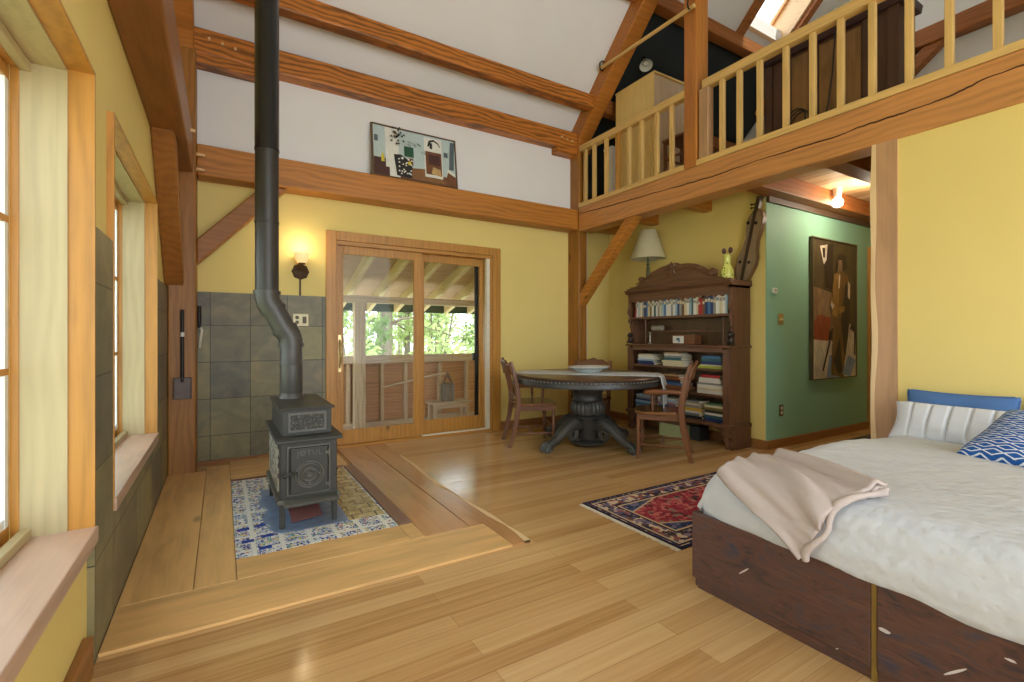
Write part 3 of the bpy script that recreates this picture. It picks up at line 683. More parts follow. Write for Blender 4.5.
# ------------------------------------------------------------------ cast iron stove
iron = plain('cast_iron', srgb(56, 56, 52), 0.5, 0.15, 0.18, 60, 0.15)
iron_l = plain('cast_iron_worn', srgb(96, 96, 90), 0.45, 0.25, 0.2, 50, 0.1)
def relief_mat(name, scale, stops):
    M = Mat(name, 0.45, 0.2); v = M.vec(False)
    h_ = M.math('ADD', M.math('MULTIPLY', M.voro(v, scale, 'Distance', 'SMOOTH_F1'), 0.8), M.math('MULTIPLY', M.noise(v, scale*1.1, 4, 0.6, 1.5), 0.7))
    M.col(M.ramp(h_, stops)).bump(h_, 0.8, 0.006)
    return M.m
relief = relief_mat('iron_relief', 95, [(0.4, srgb(46, 46, 43)), (0.72, srgb(62, 62, 57)), (0.9, srgb(92, 92, 86))])
relief_s = relief_mat('iron_relief_side', 34, [(0.45, srgb(64, 64, 60)), (0.66, srgb(96, 96, 88)), (0.76, srgb(190, 188, 172))])
S0, S1, SY = 0.640, 0.975, 3.00
t = thing('wood_stove', 'small black cast iron wood stove on the mosaic hearth', 'stove', (0.81, 3.35, 0.0185))
obj('body', MB().box(S0+0.012, S1-0.012, SY+0.005, 3.71, 0.175, 0.52), iron, t, bevel=0.006)
mb = MB().prism([(SY-0.028, 0.508), (SY-0.028, 0.522), (SY-0.012, 0.535), (3.73, 0.535), (3.735, 0.522), (3.73, 0.508)], 'x', S0-0.012, S1+0.016)
obj('lower_top_plate', mb, iron, t, bevel=0.005)
mb = MB().box(S0-0.006, S1+0.006, SY-0.01, 3.73, 0.158, 0.185)
obj('base_plate', mb, iron_l, t, bevel=0.006)
mb = MB().prism([(SY-0.075, 0.158), (SY-0.085, 0.175), (SY-0.07, 0.180), (SY-0.006, 0.186), (SY-0.006, 0.158)], 'x', S0+0.028, S1-0.014)
obj('ash_lip', mb, iron_l, t, bevel=0.004)
obj('upper_box', MB().box(0.668, 0.942, 3.055, 3.70, 0.533, 0.69), iron, t, bevel=0.005)
obj('upper_top_plate', MB().box(0.652, 0.958, 3.035, 3.715, 0.686, 0.70), iron, t, bevel=0.005)
mb = MB().box(0.70, 0.91, 3.048, 3.056, 0.555, 0.568).box(0.70, 0.91, 3.048, 3.056, 0.655, 0.668).box(0.70, 0.712, 3.048, 3.056, 0.568, 0.655).box(0.898, 0.91, 3.048, 3.056, 0.568, 0.655)
pf = obj('upper_front_panel', mb, iron_l, t, bevel=0.002)
obj('relief_panel', MB().box(0.712, 0.898, 3.051, 3.057, 0.568, 0.655), relief, pf)
obj('side_relief_panel', MB().box(S0+0.006, S0+0.013, SY+0.06, 3.66, 0.215, 0.49), relief_s, t)
mb = MB().box(0.705, 0.905, SY-0.018, SY+0.006, 0.212, 0.474)
dr = obj('stove_door', mb, iron, t, bevel=0.004)
mb = MB()
for a in ((0.688, 0.922, 0.474, 0.484), (0.688, 0.922, 0.200, 0.210)): mb.box(a[0], a[1], SY-0.006, SY+0.006, a[2], a[3])
mb.box(0.686, 0.696, SY-0.006, SY+0.006, 0.21, 0.474).box(0.914, 0.924, SY-0.006, SY+0.006, 0.21, 0.474)
obj('door_frame', mb, iron_l, t, bevel=0.003)
RX = Matrix.Rotation(PI/2, 3, 'X')
mb = MB(); cz = 0.318; cx = 0.806
for R_, r_ in ((0.074, 0.005), (0.062, 0.004), (0.038, 0.004), (0.03, 0.003)): mb.torus((cx, SY-0.02, cz), R_, r_, RX, 36, 8)
for k in range(8):
    a = k*PI/4; mb.tube([(cx, SY-0.02, cz), (cx+0.02*math.cos(a+.4), SY-0.024, cz+0.02*math.sin(a+.4)), (cx+0.027*math.cos(a), SY-0.02, cz+0.027*math.sin(a))], [0.005, 0.006, 0.002], 6)
for a in (0.0, PI*1.5): mb.ball((cx+0.05*math.cos(a), SY-0.021, cz+0.05*math.sin(a)), 0.008, (1, .6, 1), 1)
obj('medallion', mb, iron_l, dr, smooth=True)
mb = MB().tube([(0.735, SY-0.025, 0.337), (0.705, SY-0.04, 0.335), (0.68, SY-0.045, 0.332), (0.668, SY-0.05, 0.325)], [0.007, 0.007, 0.008, 0.012], 8).ball((0.70, SY-0.03, 0.334), 0.014, (1, 1, 1), 1)
obj('latch', mb, iron, dr, smooth=True)
for z in (0.435, 0.25): obj('hinge', MB().tube([(0.915, SY-0.016, z-0.022), (0.915, SY-0.016, z+0.022)], 0.009, 10).box(0.895, 0.915, SY-0.022, SY-0.008, z-0.008, z+0.008), iron_l, dr, smooth=True)
def lettering(name, body, size, loc, rot, m, parent, ext=0.002):
    cu = bpy.data.curves.new(name, 'FONT'); cu.body = body; cu.size = size; cu.extrude = ext; cu.align_x = 'CENTER'; cu.align_y = 'CENTER'; cu.space_character = 1.15
    tmp = bpy.data.objects.new(name+'_tmp', cu); C.objects.link(tmp)
    me = bpy.data.meshes.new_from_object(tmp.evaluated_get(bpy.context.evaluated_depsgraph_get()))
    bpy.data.objects.remove(tmp)
    o = bpy.data.objects.new(name, me); C.objects.link(o); me.materials.append(m); o.parent = parent
    q = parent
    off = Vector((0, 0, 0))
    while q is not None: off += Vector(q.location); q = q.parent
    o.location = Vector(loc)-off; o.rotation_euler = rot
    return o
lettering('lettering', 'J\u00d8TUL', 0.042, (0.806, SY-0.0185, 0.442), (PI/2, 0, 0), iron_l, dr, 0.003)
for x in (S0+0.012, S1-0.038):
    for y in (SY+0.002, 3.67): obj('leg', MB().prism([(x-0.001, 0.0185), (x+0.026, 0.0185), (x+0.03, 0.16), (x-0.004, 0.16)], 'y', y, y+0.026), iron, t, bevel=0.004)
obj('heat_shield', MB().box(S0+0.03, S1-0.03, SY+0.06, 3.66, 0.125, 0.13), iron, t)
tag(obj('red_tile', MB().obb((0.80, 3.13, 0.063), (0.17, 0.13, 0.012), Matrix.Rotation(0.55, 3, 'X') @ Matrix.Rotation(0.12, 3, 'Z')), plain('red_tile', srgb(112, 72, 68), 0.5), bevel=0.003), 'dark red tile propped under the stove on the slate slab', 'tile')

t = thing('stove_pipe', 'tall black stove pipe with an offset elbow rising from the stove', 'stove pipe', (0.775, 3.58, 0.70))
pm = plain('pipe_matte', srgb(76, 74, 71), 0.42, 0.2, 0.1, 20); pb = plain('pipe_black', srgb(38, 39, 40), 0.26, 0.2, 0.12, 30)
PY = 3.58; XL, XU = 0.776, 0.628; R = 0.072
obj('lower_section', MB().lathe([(R+0.012, 0.70), (R+0.010, 0.712), (R-0.002, 0.735), (R, 0.74), (R, 0.92), (R+0.003, 0.922), (R+0.003, 0.93), (R, 0.934), (R, 1.05)], 32, (XL, PY, 0)), pm, t, smooth=True)
def ring_path(mb, pts, r, seg=28):
    # mitred pipe in the x-z plane at y = PY
    rings = []
    n = len(pts)
    for i, (x, z) in enumerate(pts):
        a = Vector(pts[max(i-1, 0)]); b = Vector(pts[min(i+1, n-1)]); tt = (b-a).normalized(); nn = Vector((tt.y, -tt.x))
        rings.append([mb.bm.verts.new((x+nn.x*r*math.cos(2*PI*k/seg), PY+r*math.sin(2*PI*k/seg), z+nn.y*r*math.cos(2*PI*k/seg))) for k in range(seg)])
    for i in range(n-1):
        for k in range(seg): mb.bm.faces.new((rings[i][k], rings[i][(k+1) % seg], rings[i+1][(k+1) % seg], rings[i+1][k]))
    return mb
dx, dz = XL-XU, 0.24
z0, z1 = 1.05, 1.41
ea = [(XL, z0), (XL, z0+0.035), (XL-0.012, z0+0.075), (XL-0.04, z0+0.115)]
eb = [(XU+0.04, z1-0.115), (XU+0.012, z1-0.075), (XU, z1-0.035), (XU, z1+0.01)]
obj('elbow', ring_path(MB(), ea, R+0.004), pm, t, smooth=True, angle=13); obj('elbow', ring_path(MB(), eb, R+0.004), pm, t, smooth=True, angle=13)
obj('diagonal_section', ring_path(MB(), [ea[-1], eb[0]], R), pm, t, smooth=True)
mb = MB()
def collar(mb, p, d, r):
    d = Vector((d[0], 0, d[1])).normalized(); return mb.tube([Vector((p[0], PY, p[1]))-d*0.012, Vector((p[0], PY, p[1]))+d*0.012], r, 28, cap=False)
collar(mb, (XL, z0+0.01), (0, 1), R+0.011); collar(mb, ea[-1], (eb[0][0]-ea[-1][0], eb[0][1]-ea[-1][1]), R+0.011); collar(mb, eb[0], (eb[0][0]-ea[-1][0], eb[0][1]-ea[-1][1]), R+0.011); collar(mb, (XU, z1), (0, 1), R+0.011)
obj('collars', mb, pm, t, smooth=True)
obj('middle_section', MB().lathe([(R, z1), (R, 1.87), (R+0.003, 1.872), (R+0.003, 1.884), (R, 1.886), (R, 2.36)], 32, (XU, PY, 0)), plain('pipe_dark_matte', srgb(58, 55, 52), 0.42, 0.2, 0.15, 12), t, smooth=True)
obj('upper_section', MB().lathe([(R+0.004, 2.355), (R+0.004, 2.37), (R+0.002, 2.375), (R+0.002, 4.98)], 32, (XU, PY, 0)), pb, t, smooth=True)

# ------------------------------------------------------------------ things on the corner walls
t = thing('wall_sconce', 'lit wall sconce with a cream shade above the slate tiles', 'lamp', (1.017, 4.95, 1.72))
bz = plain('bronze', srgb(74, 56, 36), 0.45, 0.6)
obj('backplate', MB().lathe([(0, -0.001), (0.075, 0.0), (0.07, 0.012), (0.04, 0.022), (0.015, 0.03), (0, 0.032)], 24, (1.012, 4.949, 1.735), rot=Matrix.Rotation(PI/2, 3, 'X'), lobes=8, amp=0.06), bz, t, smooth=True)
obj('arm', MB().tube([(1.012, 4.935, 1.74), (1.012, 4.89, 1.745), (1.012, 4.86, 1.77), (1.012, 4.86, 1.80)], 0.01, 8).lathe([(0, 1.79), (0.035, 1.795), (0.03, 1.81), (0, 1.812)], 16, (1.012, 4.86, 0)), bz, t, smooth=True)
obj('cord_cover', MB().box(1.0, 1.016, 4.935, 4.95, 1.505, 1.70), bz, t, bevel=0.003)
obj('lamp_shade', MB().lathe([(0.036, 1.805), (0.048, 1.82), (0.058, 1.845), (0.068, 1.885), (0.07, 1.90), (0.066, 1.90), (0.052, 1.845), (0.032, 1.812)], 24, (1.012, 4.86, 0), cap=False), glow('sconce_shade', srgb(255, 224, 158), 0.3), t, smooth=True)
lamp('sconce_light', 'POINT', (1.012, 4.82, 1.97), 1.6, (1.0, 0.80, 0.50), 0.05)

cream = plain('cream_plastic', srgb(222, 212, 168), 0.4)
t = thing('switch_outlet_plate', 'cream double plate with socket and switch on the slate', 'outlet', (1.012, 4.938, 1.215))
obj('plate', MB().box(0.945, 1.08, 4.929, 4.938, 1.215, 1.33), cream, t, bevel=0.003)
dk = plain('socket_dark', srgb(92, 82, 62), 0.5)
for z in (1.25, 1.295): obj('socket', MB().lathe([(0, 0), (0.017, 0.0), (0.017, 0.004), (0, 0.004)], 16, (0.98, 4.929, z), rot=Matrix.Rotation(PI/2, 3, 'X')), dk, t)
obj('toggle', MB().box(1.04, 1.05, 4.915, 4.929, 1.262, 1.285), dk, t)
obj('switch_surround', MB().box(1.028, 1.062, 4.926, 4.929, 1.24, 1.305), dk, t)
t = thing('hearth_shovel', 'black hearth shovel hanging on the corner post', 'shovel', (0.10, 4.63, 0.61))
blk = plain('black_iron', srgb(36, 33, 32), 0.45, 0.4)
obj('handle', MB().tube([(0.10, 4.632, 0.75), (0.10, 4.635, 1.33)], 0.013, 10), blk, t, smooth=True)
obj('label_band', MB().tube([(0.10, 4.634, 1.115), (0.10, 4.634, 1.15)], 0.0145, 10), plain('band_white', srgb(210, 206, 200), 0.5), t, smooth=True)
mb = MB().box(0.042, 0.162, 4.628, 4.634, 0.615, 0.785).box(0.042, 0.047, 4.60, 4.634, 0.62, 0.785).box(0.157, 0.162, 4.60, 4.634, 0.62, 0.785).box(0.042, 0.162, 4.612, 4.634, 0.780, 0.787)
obj('blade', mb, plain('shovel_steel', srgb(84, 72, 66), 0.4, 0.6, 0.3, 15), t, bevel=0.002)
t = thing('hearth_brush', 'dark hearth brush with a pale handle hanging beside the corner post', 'brush', (0.205, 4.92, 1.0))
obj('bristles', MB().tube([(0.205, 4.915, 1.19), (0.203, 4.912, 1.25), (0.203, 4.912, 1.38)], [0.012, 0.018, 0.016], 10), blk, t, smooth=True)
obj('handle', MB().tube([(0.207, 4.915, 1.20), (0.222, 4.912, 1.17), (0.212, 4.912, 1.10), (0.205, 4.915, 1.02)], [0.008, 0.012, 0.012, 0.009], 8), plain('pale_handle', srgb(196, 190, 176), 0.5), t, smooth=True)

# painting leaning on the long beam: an interior with an armchair
def canvas(mb, P, polys, mats, base):
    """Flat painted patches: P maps (u,v) in 0..1 (v up) to a point; k lifts each patch a little off the last."""
    for i, (mi, pts) in enumerate(polys):
        mb.mi = mi
        mb.face([P(u, v_, 0.0006*(i+1)) for u, v_ in pts])
t = thing('leaning_painting', 'framed painting of a room with a patterned armchair leaning above the sliding door', 'painting', (2.11, 4.83, 2.722))
def LP(u, v_, k=0): # lean back: bottom y 4.80, top y 4.885
    return (1.652+0.925*u, 4.795+0.075*v_-0.0155-k, 2.728+0.55*v_)
mb = MB()
V = [LP(0, 0, -0.02), LP(1, 0, -0.02), LP(1, 1, -0.02), LP(0, 1, -0.02)]
def fr(a, b, c_, d):
    q = [(a, b), (c_, b), (c_, d), (a, d)]
    F = [LP(*p, 0.012) for p in q]; B = [LP(*p, -0.018) for p in q]
    mb.face(F); mb.face(B)
    for i in range(4): mb.face([F[i], B[i], B[(i+1) % 4], F[(i+1) % 4]])
fr(0, 0, 1, 0.025); fr(0, 0.975, 1, 1); fr(0, 0.025, 0.016, 0.975); fr(0.984, 0.025, 1, 0.975)
obj('picture_frame', mb, wood('frame_dark', srgb(96, 72, 44), 'x', 0.2, 0), t)
pc = [plain('pt_wall', srgb(186, 204, 204), 0.6), plain('pt_white', srgb(226, 226, 218), 0.6), plain('pt_brown', srgb(112, 72, 44), 0.6, 0, 0.5, 18), plain('pt_maroon', srgb(74, 44, 40), 0.6), plain('pt_black', srgb(36, 36, 34), 0.6), plain('pt_green', srgb(34, 84, 60), 0.6), plain('pt_yellow', srgb(214, 196, 74), 0.6), plain('pt_tan', srgb(196, 160, 104), 0.6, 0, 0.4, 24), plain('pt_floor', srgb(132, 92, 54), 0.6, 0, 0.5, 20), plain('pt_slate', srgb(88, 100, 108), 0.6)]
R_ = lambda a, b, c_, d: [(a, b), (c_, b), (c_, d), (a, d)]
rnd = random.Random(5)
polys = [(0, R_(0.016, 0.02, 0.984, 0.98)), (2, R_(0.016, 0.02, 0.98, 0.20)), (8, [(0.42, 0.05), (0.86, 0.05), (0.70, 0.30), (0.45, 0.26)]), (3, R_(0.02, 0.02, 0.20, 0.36)), (1, R_(0.15, 0.20, 0.30, 0.97)), (1, [(0.19, 0.02), (0.31, 0.02), (0.30, 0.30), (0.25, 0.42), (0.19, 0.42)]), (9, R_(0.03, 0.66, 0.07, 0.78)),
    (1, R_(0.60, 0.14, 0.82, 0.94)), (2, R_(0.615, 0.20, 0.81, 0.66)), (3, R_(0.65, 0.40, 0.79, 0.60)), (7, [(0.68, 0.22), (0.80, 0.18), (0.79, 0.32), (0.70, 0.36)]), (4, [(0.64, 0.76), (0.66, 0.88), (0.72, 0.92), (0.78, 0.86), (0.80, 0.78), (0.79, 0.78), (0.77, 0.84), (0.72, 0.88), (0.68, 0.85), (0.66, 0.76)]), (4, R_(0.67, 0.72, 0.70, 0.84)),
    (9, R_(0.84, 0.60, 0.89, 0.70)), (9, [(0.90, 0.36), (0.96, 0.36), (0.98, 0.94), (0.93, 0.94)]), (1, [(0.86, 0.22), (0.97, 0.20), (0.97, 0.28), (0.88, 0.38)]), (2, [(0.84, 0.03), (0.98, 0.03), (0.98, 0.22), (0.88, 0.30)]),
    (4, [(0.27, 0.06), (0.44, 0.05), (0.45, 0.28), (0.40, 0.40), (0.32, 0.48), (0.24, 0.46)]), (5, R_(0.36, 0.46, 0.47, 0.66)), (2, R_(0.40, 0.30, 0.46, 0.44)), (6, [(0.40, 0.30), (0.44, 0.30), (0.43, 0.38), (0.40, 0.36)]), (6, [(0.095, 0.28), (0.135, 0.28), (0.13, 0.40), (0.115, 0.46), (0.10, 0.40)])]
for k in range(26):
    a, b = rnd.uniform(0.28, 0.43), rnd.uniform(0.07, 0.42); s_ = 0.009
    polys.append((1, [(a, b), (a+s_*2, b-s_), (a+s_*2.6, b+s_*1.5), (a+s_, b+s_*2.6)]))
for k in range(22):
    a, b = rnd.gauss(0.26, 0.035), rnd.gauss(0.80, 0.075); s_ = 0.012
    polys.append((4, [(a, b), (a+s_*1.6, b-s_), (a+s_*2, b+s_*2), (a+s_*.4, b+s_*2.6)]))
for k in range(16):
    a = rnd.uniform(0.38, 0.58); b = 0.72-1.2*(a-0.45)**2*8+rnd.uniform(-.06, .06)
    polys.append((5, [(a, b), (a+0.02, b-0.035), (a+0.024, b-0.03), (a+0.004, b+0.01)]))
mb = MB(); canvas(mb, LP, [(m_, p) for m_, p in polys], pc, 0)
obj('picture', mb, pc, t)

# tall abstract figure painting on the green wall
t = thing('hall_painting', 'tall abstract brown figure painting on the green hallway wall', 'painting', (6.24, 2.72, 0.65))
mb = MB().box(5.745, 5.757, 2.68, 2.72, 0.645, 2.185).box(6.713, 6.725, 2.68, 2.72, 0.645, 2.185).box(5.757, 6.713, 2.68, 2.72, 0.645, 0.658).box(5.757, 6.713, 2.68, 2.72, 2.172, 2.185)
obj('picture_frame', mb, wood('frame_olive', srgb(92, 76, 48), 'z', 0.2, 0), t)
def HP(u, v_, k=0): return (5.757+0.956*u, 2.693-k, 0.658+1.514*v_)
def brush(name, c, var=0.35): 
    M = Mat(name, 0.55); v = M.vec(); n1 = M.noise(M.map(v, (3, 3, 1.2)), 3.0, 5, 0.6, 0.8)
    M.col(M.ramp(n1, [(0.3, sc3(c, 1-var)), (0.5, c), (0.7, tuple(min(1, x*(1+var*1.2)) for x in c))])); return M.m
pc = [brush('br_olive', srgb(74, 62, 36)), brush('br_brown', srgb(112, 82, 40)), brush('br_dark', srgb(48, 36, 24)), brush('br_red', srgb(142, 62, 36)), brush('br_cream', srgb(206, 196, 172)), brush('br_blue', srgb(128, 152, 178)), brush('br_ochre', srgb(146, 112, 54)), brush('br_tan', srgb(134, 108, 78))]
polys = [(0, R_(0, 0, 1, 1)), (7, [(0, 0.30), (0.45, 0.35), (0.45, 0.62), (0, 0.66)]), (4, [(0, 0), (0.55, 0), (0.50, 0.26), (0.2, 0.30), (0, 0.28)]), (5, [(0.30, 0.0), (0.62, 0.0), (0.58, 0.20), (0.36, 0.16)]), (4, [(0.70, 0.0), (1, 0.0), (1, 0.36), (0.84, 0.40), (0.74, 0.2)]), (5, [(0.66, 0.02), (0.86, 0.0), (1, 0.12), (0.8, 0.16)]),
    (3, [(0.04, 0.28), (0.34, 0.27), (0.40, 0.44), (0.12, 0.46), (0.02, 0.40)]), (2, [(0.28, 0.66), (0.42, 0.64), (0.46, 0.98), (0.24, 0.97)]), (4, [(0.15, 0.95), (0.32, 0.97), (0.30, 0.86), (0.24, 0.82)]), (2, [(0.20, 0.94), (0.27, 0.94), (0.26, 0.87), (0.22, 0.87)]),
    (1, [(0.40, 0.02), (0.66, 0.0), (0.80, 0.30), (0.86, 0.60), (0.80, 0.76), (0.62, 0.80), (0.46, 0.76), (0.40, 0.55), (0.44, 0.36)]), (6, [(0.42, 0.46), (0.56, 0.44), (0.60, 0.78), (0.46, 0.76)]), (2, [(0.62, 0.42), (0.72, 0.12), (0.80, 0.32), (0.86, 0.60), (0.74, 0.72)]), (2, [(0.44, 0.12), (0.56, 0.02), (0.66, 0.04), (0.60, 0.30)]),
    (2, [(0.50, 0.80), (0.58, 0.92), (0.72, 0.91), (0.78, 0.82), (0.66, 0.79)]), (7, [(0.54, 0.78), (0.56, 0.87), (0.64, 0.87), (0.66, 0.79)]), (6, [(0.36, 0.54), (0.50, 0.46), (0.70, 0.49), (0.70, 0.53), (0.50, 0.51), (0.40, 0.60)]), (4, [(0.37, 0.53), (0.42, 0.50), (0.46, 0.53), (0.40, 0.56)]), (4, [(0.78, 0.60), (0.83, 0.58), (0.84, 0.70), (0.79, 0.72)]), (4, [(0.55, 0.66), (0.58, 0.66), (0.60, 0.76), (0.57, 0.76)]),
    (2, [(0.40, 0.36), (0.44, 0.36), (0.22, 0.05), (0.19, 0.06)]), (2, [(0.82, 0.36), (0.86, 0.39), (0.98, 0.36), (0.96, 0.16), (0.93, 0.16), (0.94, 0.34)])]
mb = MB(); canvas(mb, HP, polys, pc, 0); obj('picture', mb, pc, t)
t = thing('thermostat', 'small white thermostat on the green wall near the corner', 'thermostat', (5.08, 2.722, 1.545))
obj('case', MB().box(5.05, 5.115, 2.70, 2.722, 1.545, 1.60), plain('stat_white', srgb(226, 228, 222), 0.4), t, bevel=0.003)
obj('dial', MB().box(5.065, 5.095, 2.697, 2.70, 1.565, 1.585), plain('stat_grey', srgb(150, 160, 156), 0.4), t)
brs = plain('brass_plate', srgb(176, 148, 84), 0.35, 0.5)
t = thing('light_switch', 'brass light switch plate on the green wall below the thermostat', 'switch', (5.20, 2.722, 1.235))
obj('plate', MB().box(5.155, 5.245, 2.714, 2.722, 1.235, 1.345), brs, t, bevel=0.003)
for x in (5.185, 5.215): obj('toggle', MB().box(x-0.005, x+0.005, 2.70, 2.714, 1.28, 1.30), cream, t)
t = thing('wall_outlet', 'brown electrical outlet low on the green wall', 'outlet', (5.21, 2.722, 0.31))
obj('plate', MB().box(5.175, 5.245, 2.714, 2.722, 0.31, 0.425), plain('brown_plate', srgb(96, 74, 46), 0.4), t, bevel=0.003)
for z in (0.345, 0.39): obj('socket', MB().lathe([(0, 0), (0.016, 0), (0.016, 0.004), (0, 0.004)], 16, (5.21, 2.714, z), rot=RX), cream, t)
t = thing('ceiling_bulb', 'glowing bare globe bulb on the joist over the hallway', 'lamp', (5.87, 2.50, 2.46))
obj('socket', MB().lathe([(0.03, 2.56), (0.035, 2.60), (0.045, 2.66), (0.0, 2.66)], 16, (5.87, 2.5, 0)), plain('porcelain', srgb(226, 222, 212), 0.3), t, smooth=True)
obj('globe', MB().ball((5.87, 2.50, 2.515), 0.052, (1, 1, 1), 3), glow('bulb_glow', (1.0, 0.93, 0.82), 8), t, smooth=True)
lamp('hall_bulb_light', 'POINT', (5.87, 2.20, 2.45), 12, (1.0, 0.88, 0.70), 0.06)

# ------------------------------------------------------------------ round pedestal table
TC = (3.58, 3.79)
tw = wood('table_wood', srgb(86, 62, 46), 'x', 0.35, 0.0, 0.3); tk = plain('table_black', srgb(54, 52, 50), 0.38, 0.0, 0.25, 18, 0.1); tk2 = plain('table_carved', srgb(72, 70, 66), 0.45, 0.05, 0.4, 40, 0.5)
t = thing('dining_table', 'round dark pedestal table with carved clawed feet in front of the bookcase', 'table', (TC[0], TC[1], 0.0))
obj('tabletop', MB().lathe([(0, 0.708), (0.69, 0.708), (0.718, 0.714), (0.725, 0.724), (0.718, 0.734), (0.70, 0.737), (0, 0.737)], 64, (TC[0], TC[1], 0)), tw, t, smooth=True)
ap = obj('apron', MB().lathe([(0.0, 0.66), (0.62, 0.655), (0.68, 0.64), (0.708, 0.642), (0.711, 0.66), (0.70, 0.69), (0.695, 0.708), (0, 0.7085)], 64, (TC[0], TC[1], 0)), tk, t, smooth=True)
mb = MB()
for k in range(110):
    a = 2*PI*k/110; mb.ball((TC[0]+0.713*math.cos(a), TC[1]+0.713*math.sin(a), 0.697), 0.0075, (1, 1, 1), 1)
obj('bead_moulding', mb, plain('bead', srgb(150, 138, 120), 0.35, 0.2), ap, smooth=True)
obj('column', MB().lathe([(0.10, 0.03), (0.122, 0.06), (0.122, 0.29), (0.128, 0.30)], 36, (TC[0], TC[1], 0)), tk, t, smooth=True)
obj('base_disc', MB().lathe([(0, 0.012), (0.14, 0.012), (0.178, 0.03), (0.182, 0.05), (0.165, 0.068), (0.12, 0.075)], 40, (TC[0], TC[1], 0)), tk, t, smooth=True)
obj('carved_urn', MB().lathe([(0.12, 0.305), (0.155, 0.33), (0.172, 0.38), (0.168, 0.42), (0.15, 0.455), (0.14, 0.46)], 96, (TC[0], TC[1], 0), lobes=24, amp=0.035), tk2, t, smooth=True)
obj('column_ring', MB().lathe([(0.12, 0.285), (0.165, 0.288), (0.176, 0.297), (0.165, 0.308), (0.12, 0.31)], 40, (TC[0], TC[1], 0)), tk2, t, smooth=True)
obj('neck', MB().lathe([(0.145, 0.455), (0.158, 0.465), (0.15, 0.48), (0.15, 0.54), (0.165, 0.56), (0.17, 0.66)], 40, (TC[0], TC[1], 0)), tk, t, smooth=True)
def claw_leg(ang):
    ca, sa = math.cos(ang), math.sin(ang)
    P = lambda r, z, s=0: Vector((TC[0]+r*ca-s*sa, TC[1]+r*sa+s*ca, z))
    mb = MB()
    path = [(0.11, 0.20), (0.17, 0.235), (0.24, 0.242), (0.31, 0.21), (0.375, 0.162), (0.44, 0.12), (0.495, 0.092), (0.535, 0.078)]
    rad = [0.045, 0.058, 0.062, 0.058, 0.051, 0.044, 0.04, 0.04]
    mb.tube([P(*p) for p in path], rad, 12)
    # scroll under the shoulder
    rot = Matrix(((ca, 0, -sa), (sa, 0, ca), (0, 1, 0)))
    for R_, r_ in ((0.058, 0.018), (0.030, 0.014)): mb.torus(P(0.215, 0.145), R_, r_, rot, 22, 8)
    mb.tube([P(0.17, 0.09), P(0.12, 0.06), P(0.10, 0.10)], [0.016, 0.02, 0.016], 8)
    # leaf ridges along the knee
    for s in (-0.03, 0, 0.03):
        mb.tube([P(0.16, 0.275, s), P(0.24, 0.298-abs(s)*.5, s*1.2), P(0.31, 0.262-abs(s)*.4, s*1.1), P(0.385, 0.208, s*.9), P(0.46, 0.155, s*.7)], [0.008, 0.013, 0.013, 0.011, 0.006], 6)
    leg = mb
    ft = MB().ball(P(0.565, 0.044), 0.044, (1, 1, 0.98), 2)
    for s in (-0.036, -0.012, 0.014, 0.037):
        ft.tube([P(0.52, 0.09, s*.7), P(0.57, 0.094, s*1.1), P(0.606, 0.066, s*1.2), P(0.618, 0.022, s*1.1)], [0.014, 0.016, 0.013, 0.006], 8)
    ft.tube([P(0.52, 0.07, 0), P(0.505, 0.03, 0), P(0.52, 0.012, 0)], [0.02, 0.013, 0.006], 8)
    return leg, ft
for k in range(4):
    lg, ft = claw_leg(math.radians(188+90*k))
    l_ = obj('leg', lg, tk2, t, smooth=True, angle=60); obj('claw_foot', ft, plain('claw', srgb(84, 88, 88), 0.35, 0.1, 0.3, 30), l_, smooth=True, angle=60)

# runner and dish
ax = Vector((0.673, -0.739)); px_ = Vector((0.739, 0.673))
def runner():
    hw = 0.235; L0 = 0.735
    def fn(u, v_):
        s = -0.84 + 1.87*u; w = (v_-0.5)*2*hw*(1+0.03*math.sin(s*9))
        edge = math.sqrt(max(0.0, 0.731**2-w*w))
        r = abs(s); sg = 1 if s > 0 else -1
        wav = 0.012*math.sin(w*26+sg)+0.008*math.sin(w*47)
        if r <= edge: q, z = r, 0.7405
        else:
            d = r-edge; q = edge + min(d, 0.02)*0.7 + 0.004 + (0.012+wav)*min(1, d/0.12); z = 0.7405-max(0, d-0.008)
        p = Vector(TC) + ax*sg*q + px_*w
        return (p.x, p.y, z)
    return MB().grid(fn, 90, 16)
tag(obj('table_runner', runner(), fabric('runner_cloth', srgb(206, 212, 216), 300), smooth=True, solid=0.004), 'pale blue white runner draped across the round table', 'table runner')
t = thing('serving_dish', 'white oval dish with beaded rim on the table runner', 'dish', (3.63, 3.83, 0.743))
obj('bowl', MB().lathe([(0, 0.745), (0.12, 0.745), (0.13, 0.752), (0.19, 0.782), (0.235, 0.800), (0.238, 0.806), (0.225, 0.806), (0.18, 0.79), (0.12, 0.762), (0, 0.758)], 48, (3.63, 3.83, 0), sx=1.0, sy=0.75), plain('dish_white', srgb(206, 210, 208), 0.25), t, smooth=True)
mb = MB()
for k in range(48):
    a = 2*PI*k/48; mb.ball((3.63+0.214*math.cos(a), 3.83+0.214*.75*math.sin(a), 0.787), 0.008, (1, 1, 1), 1)
obj('beaded_rim', mb, plain('dish_bead', srgb(104, 112, 116), 0.4), t, smooth=True)

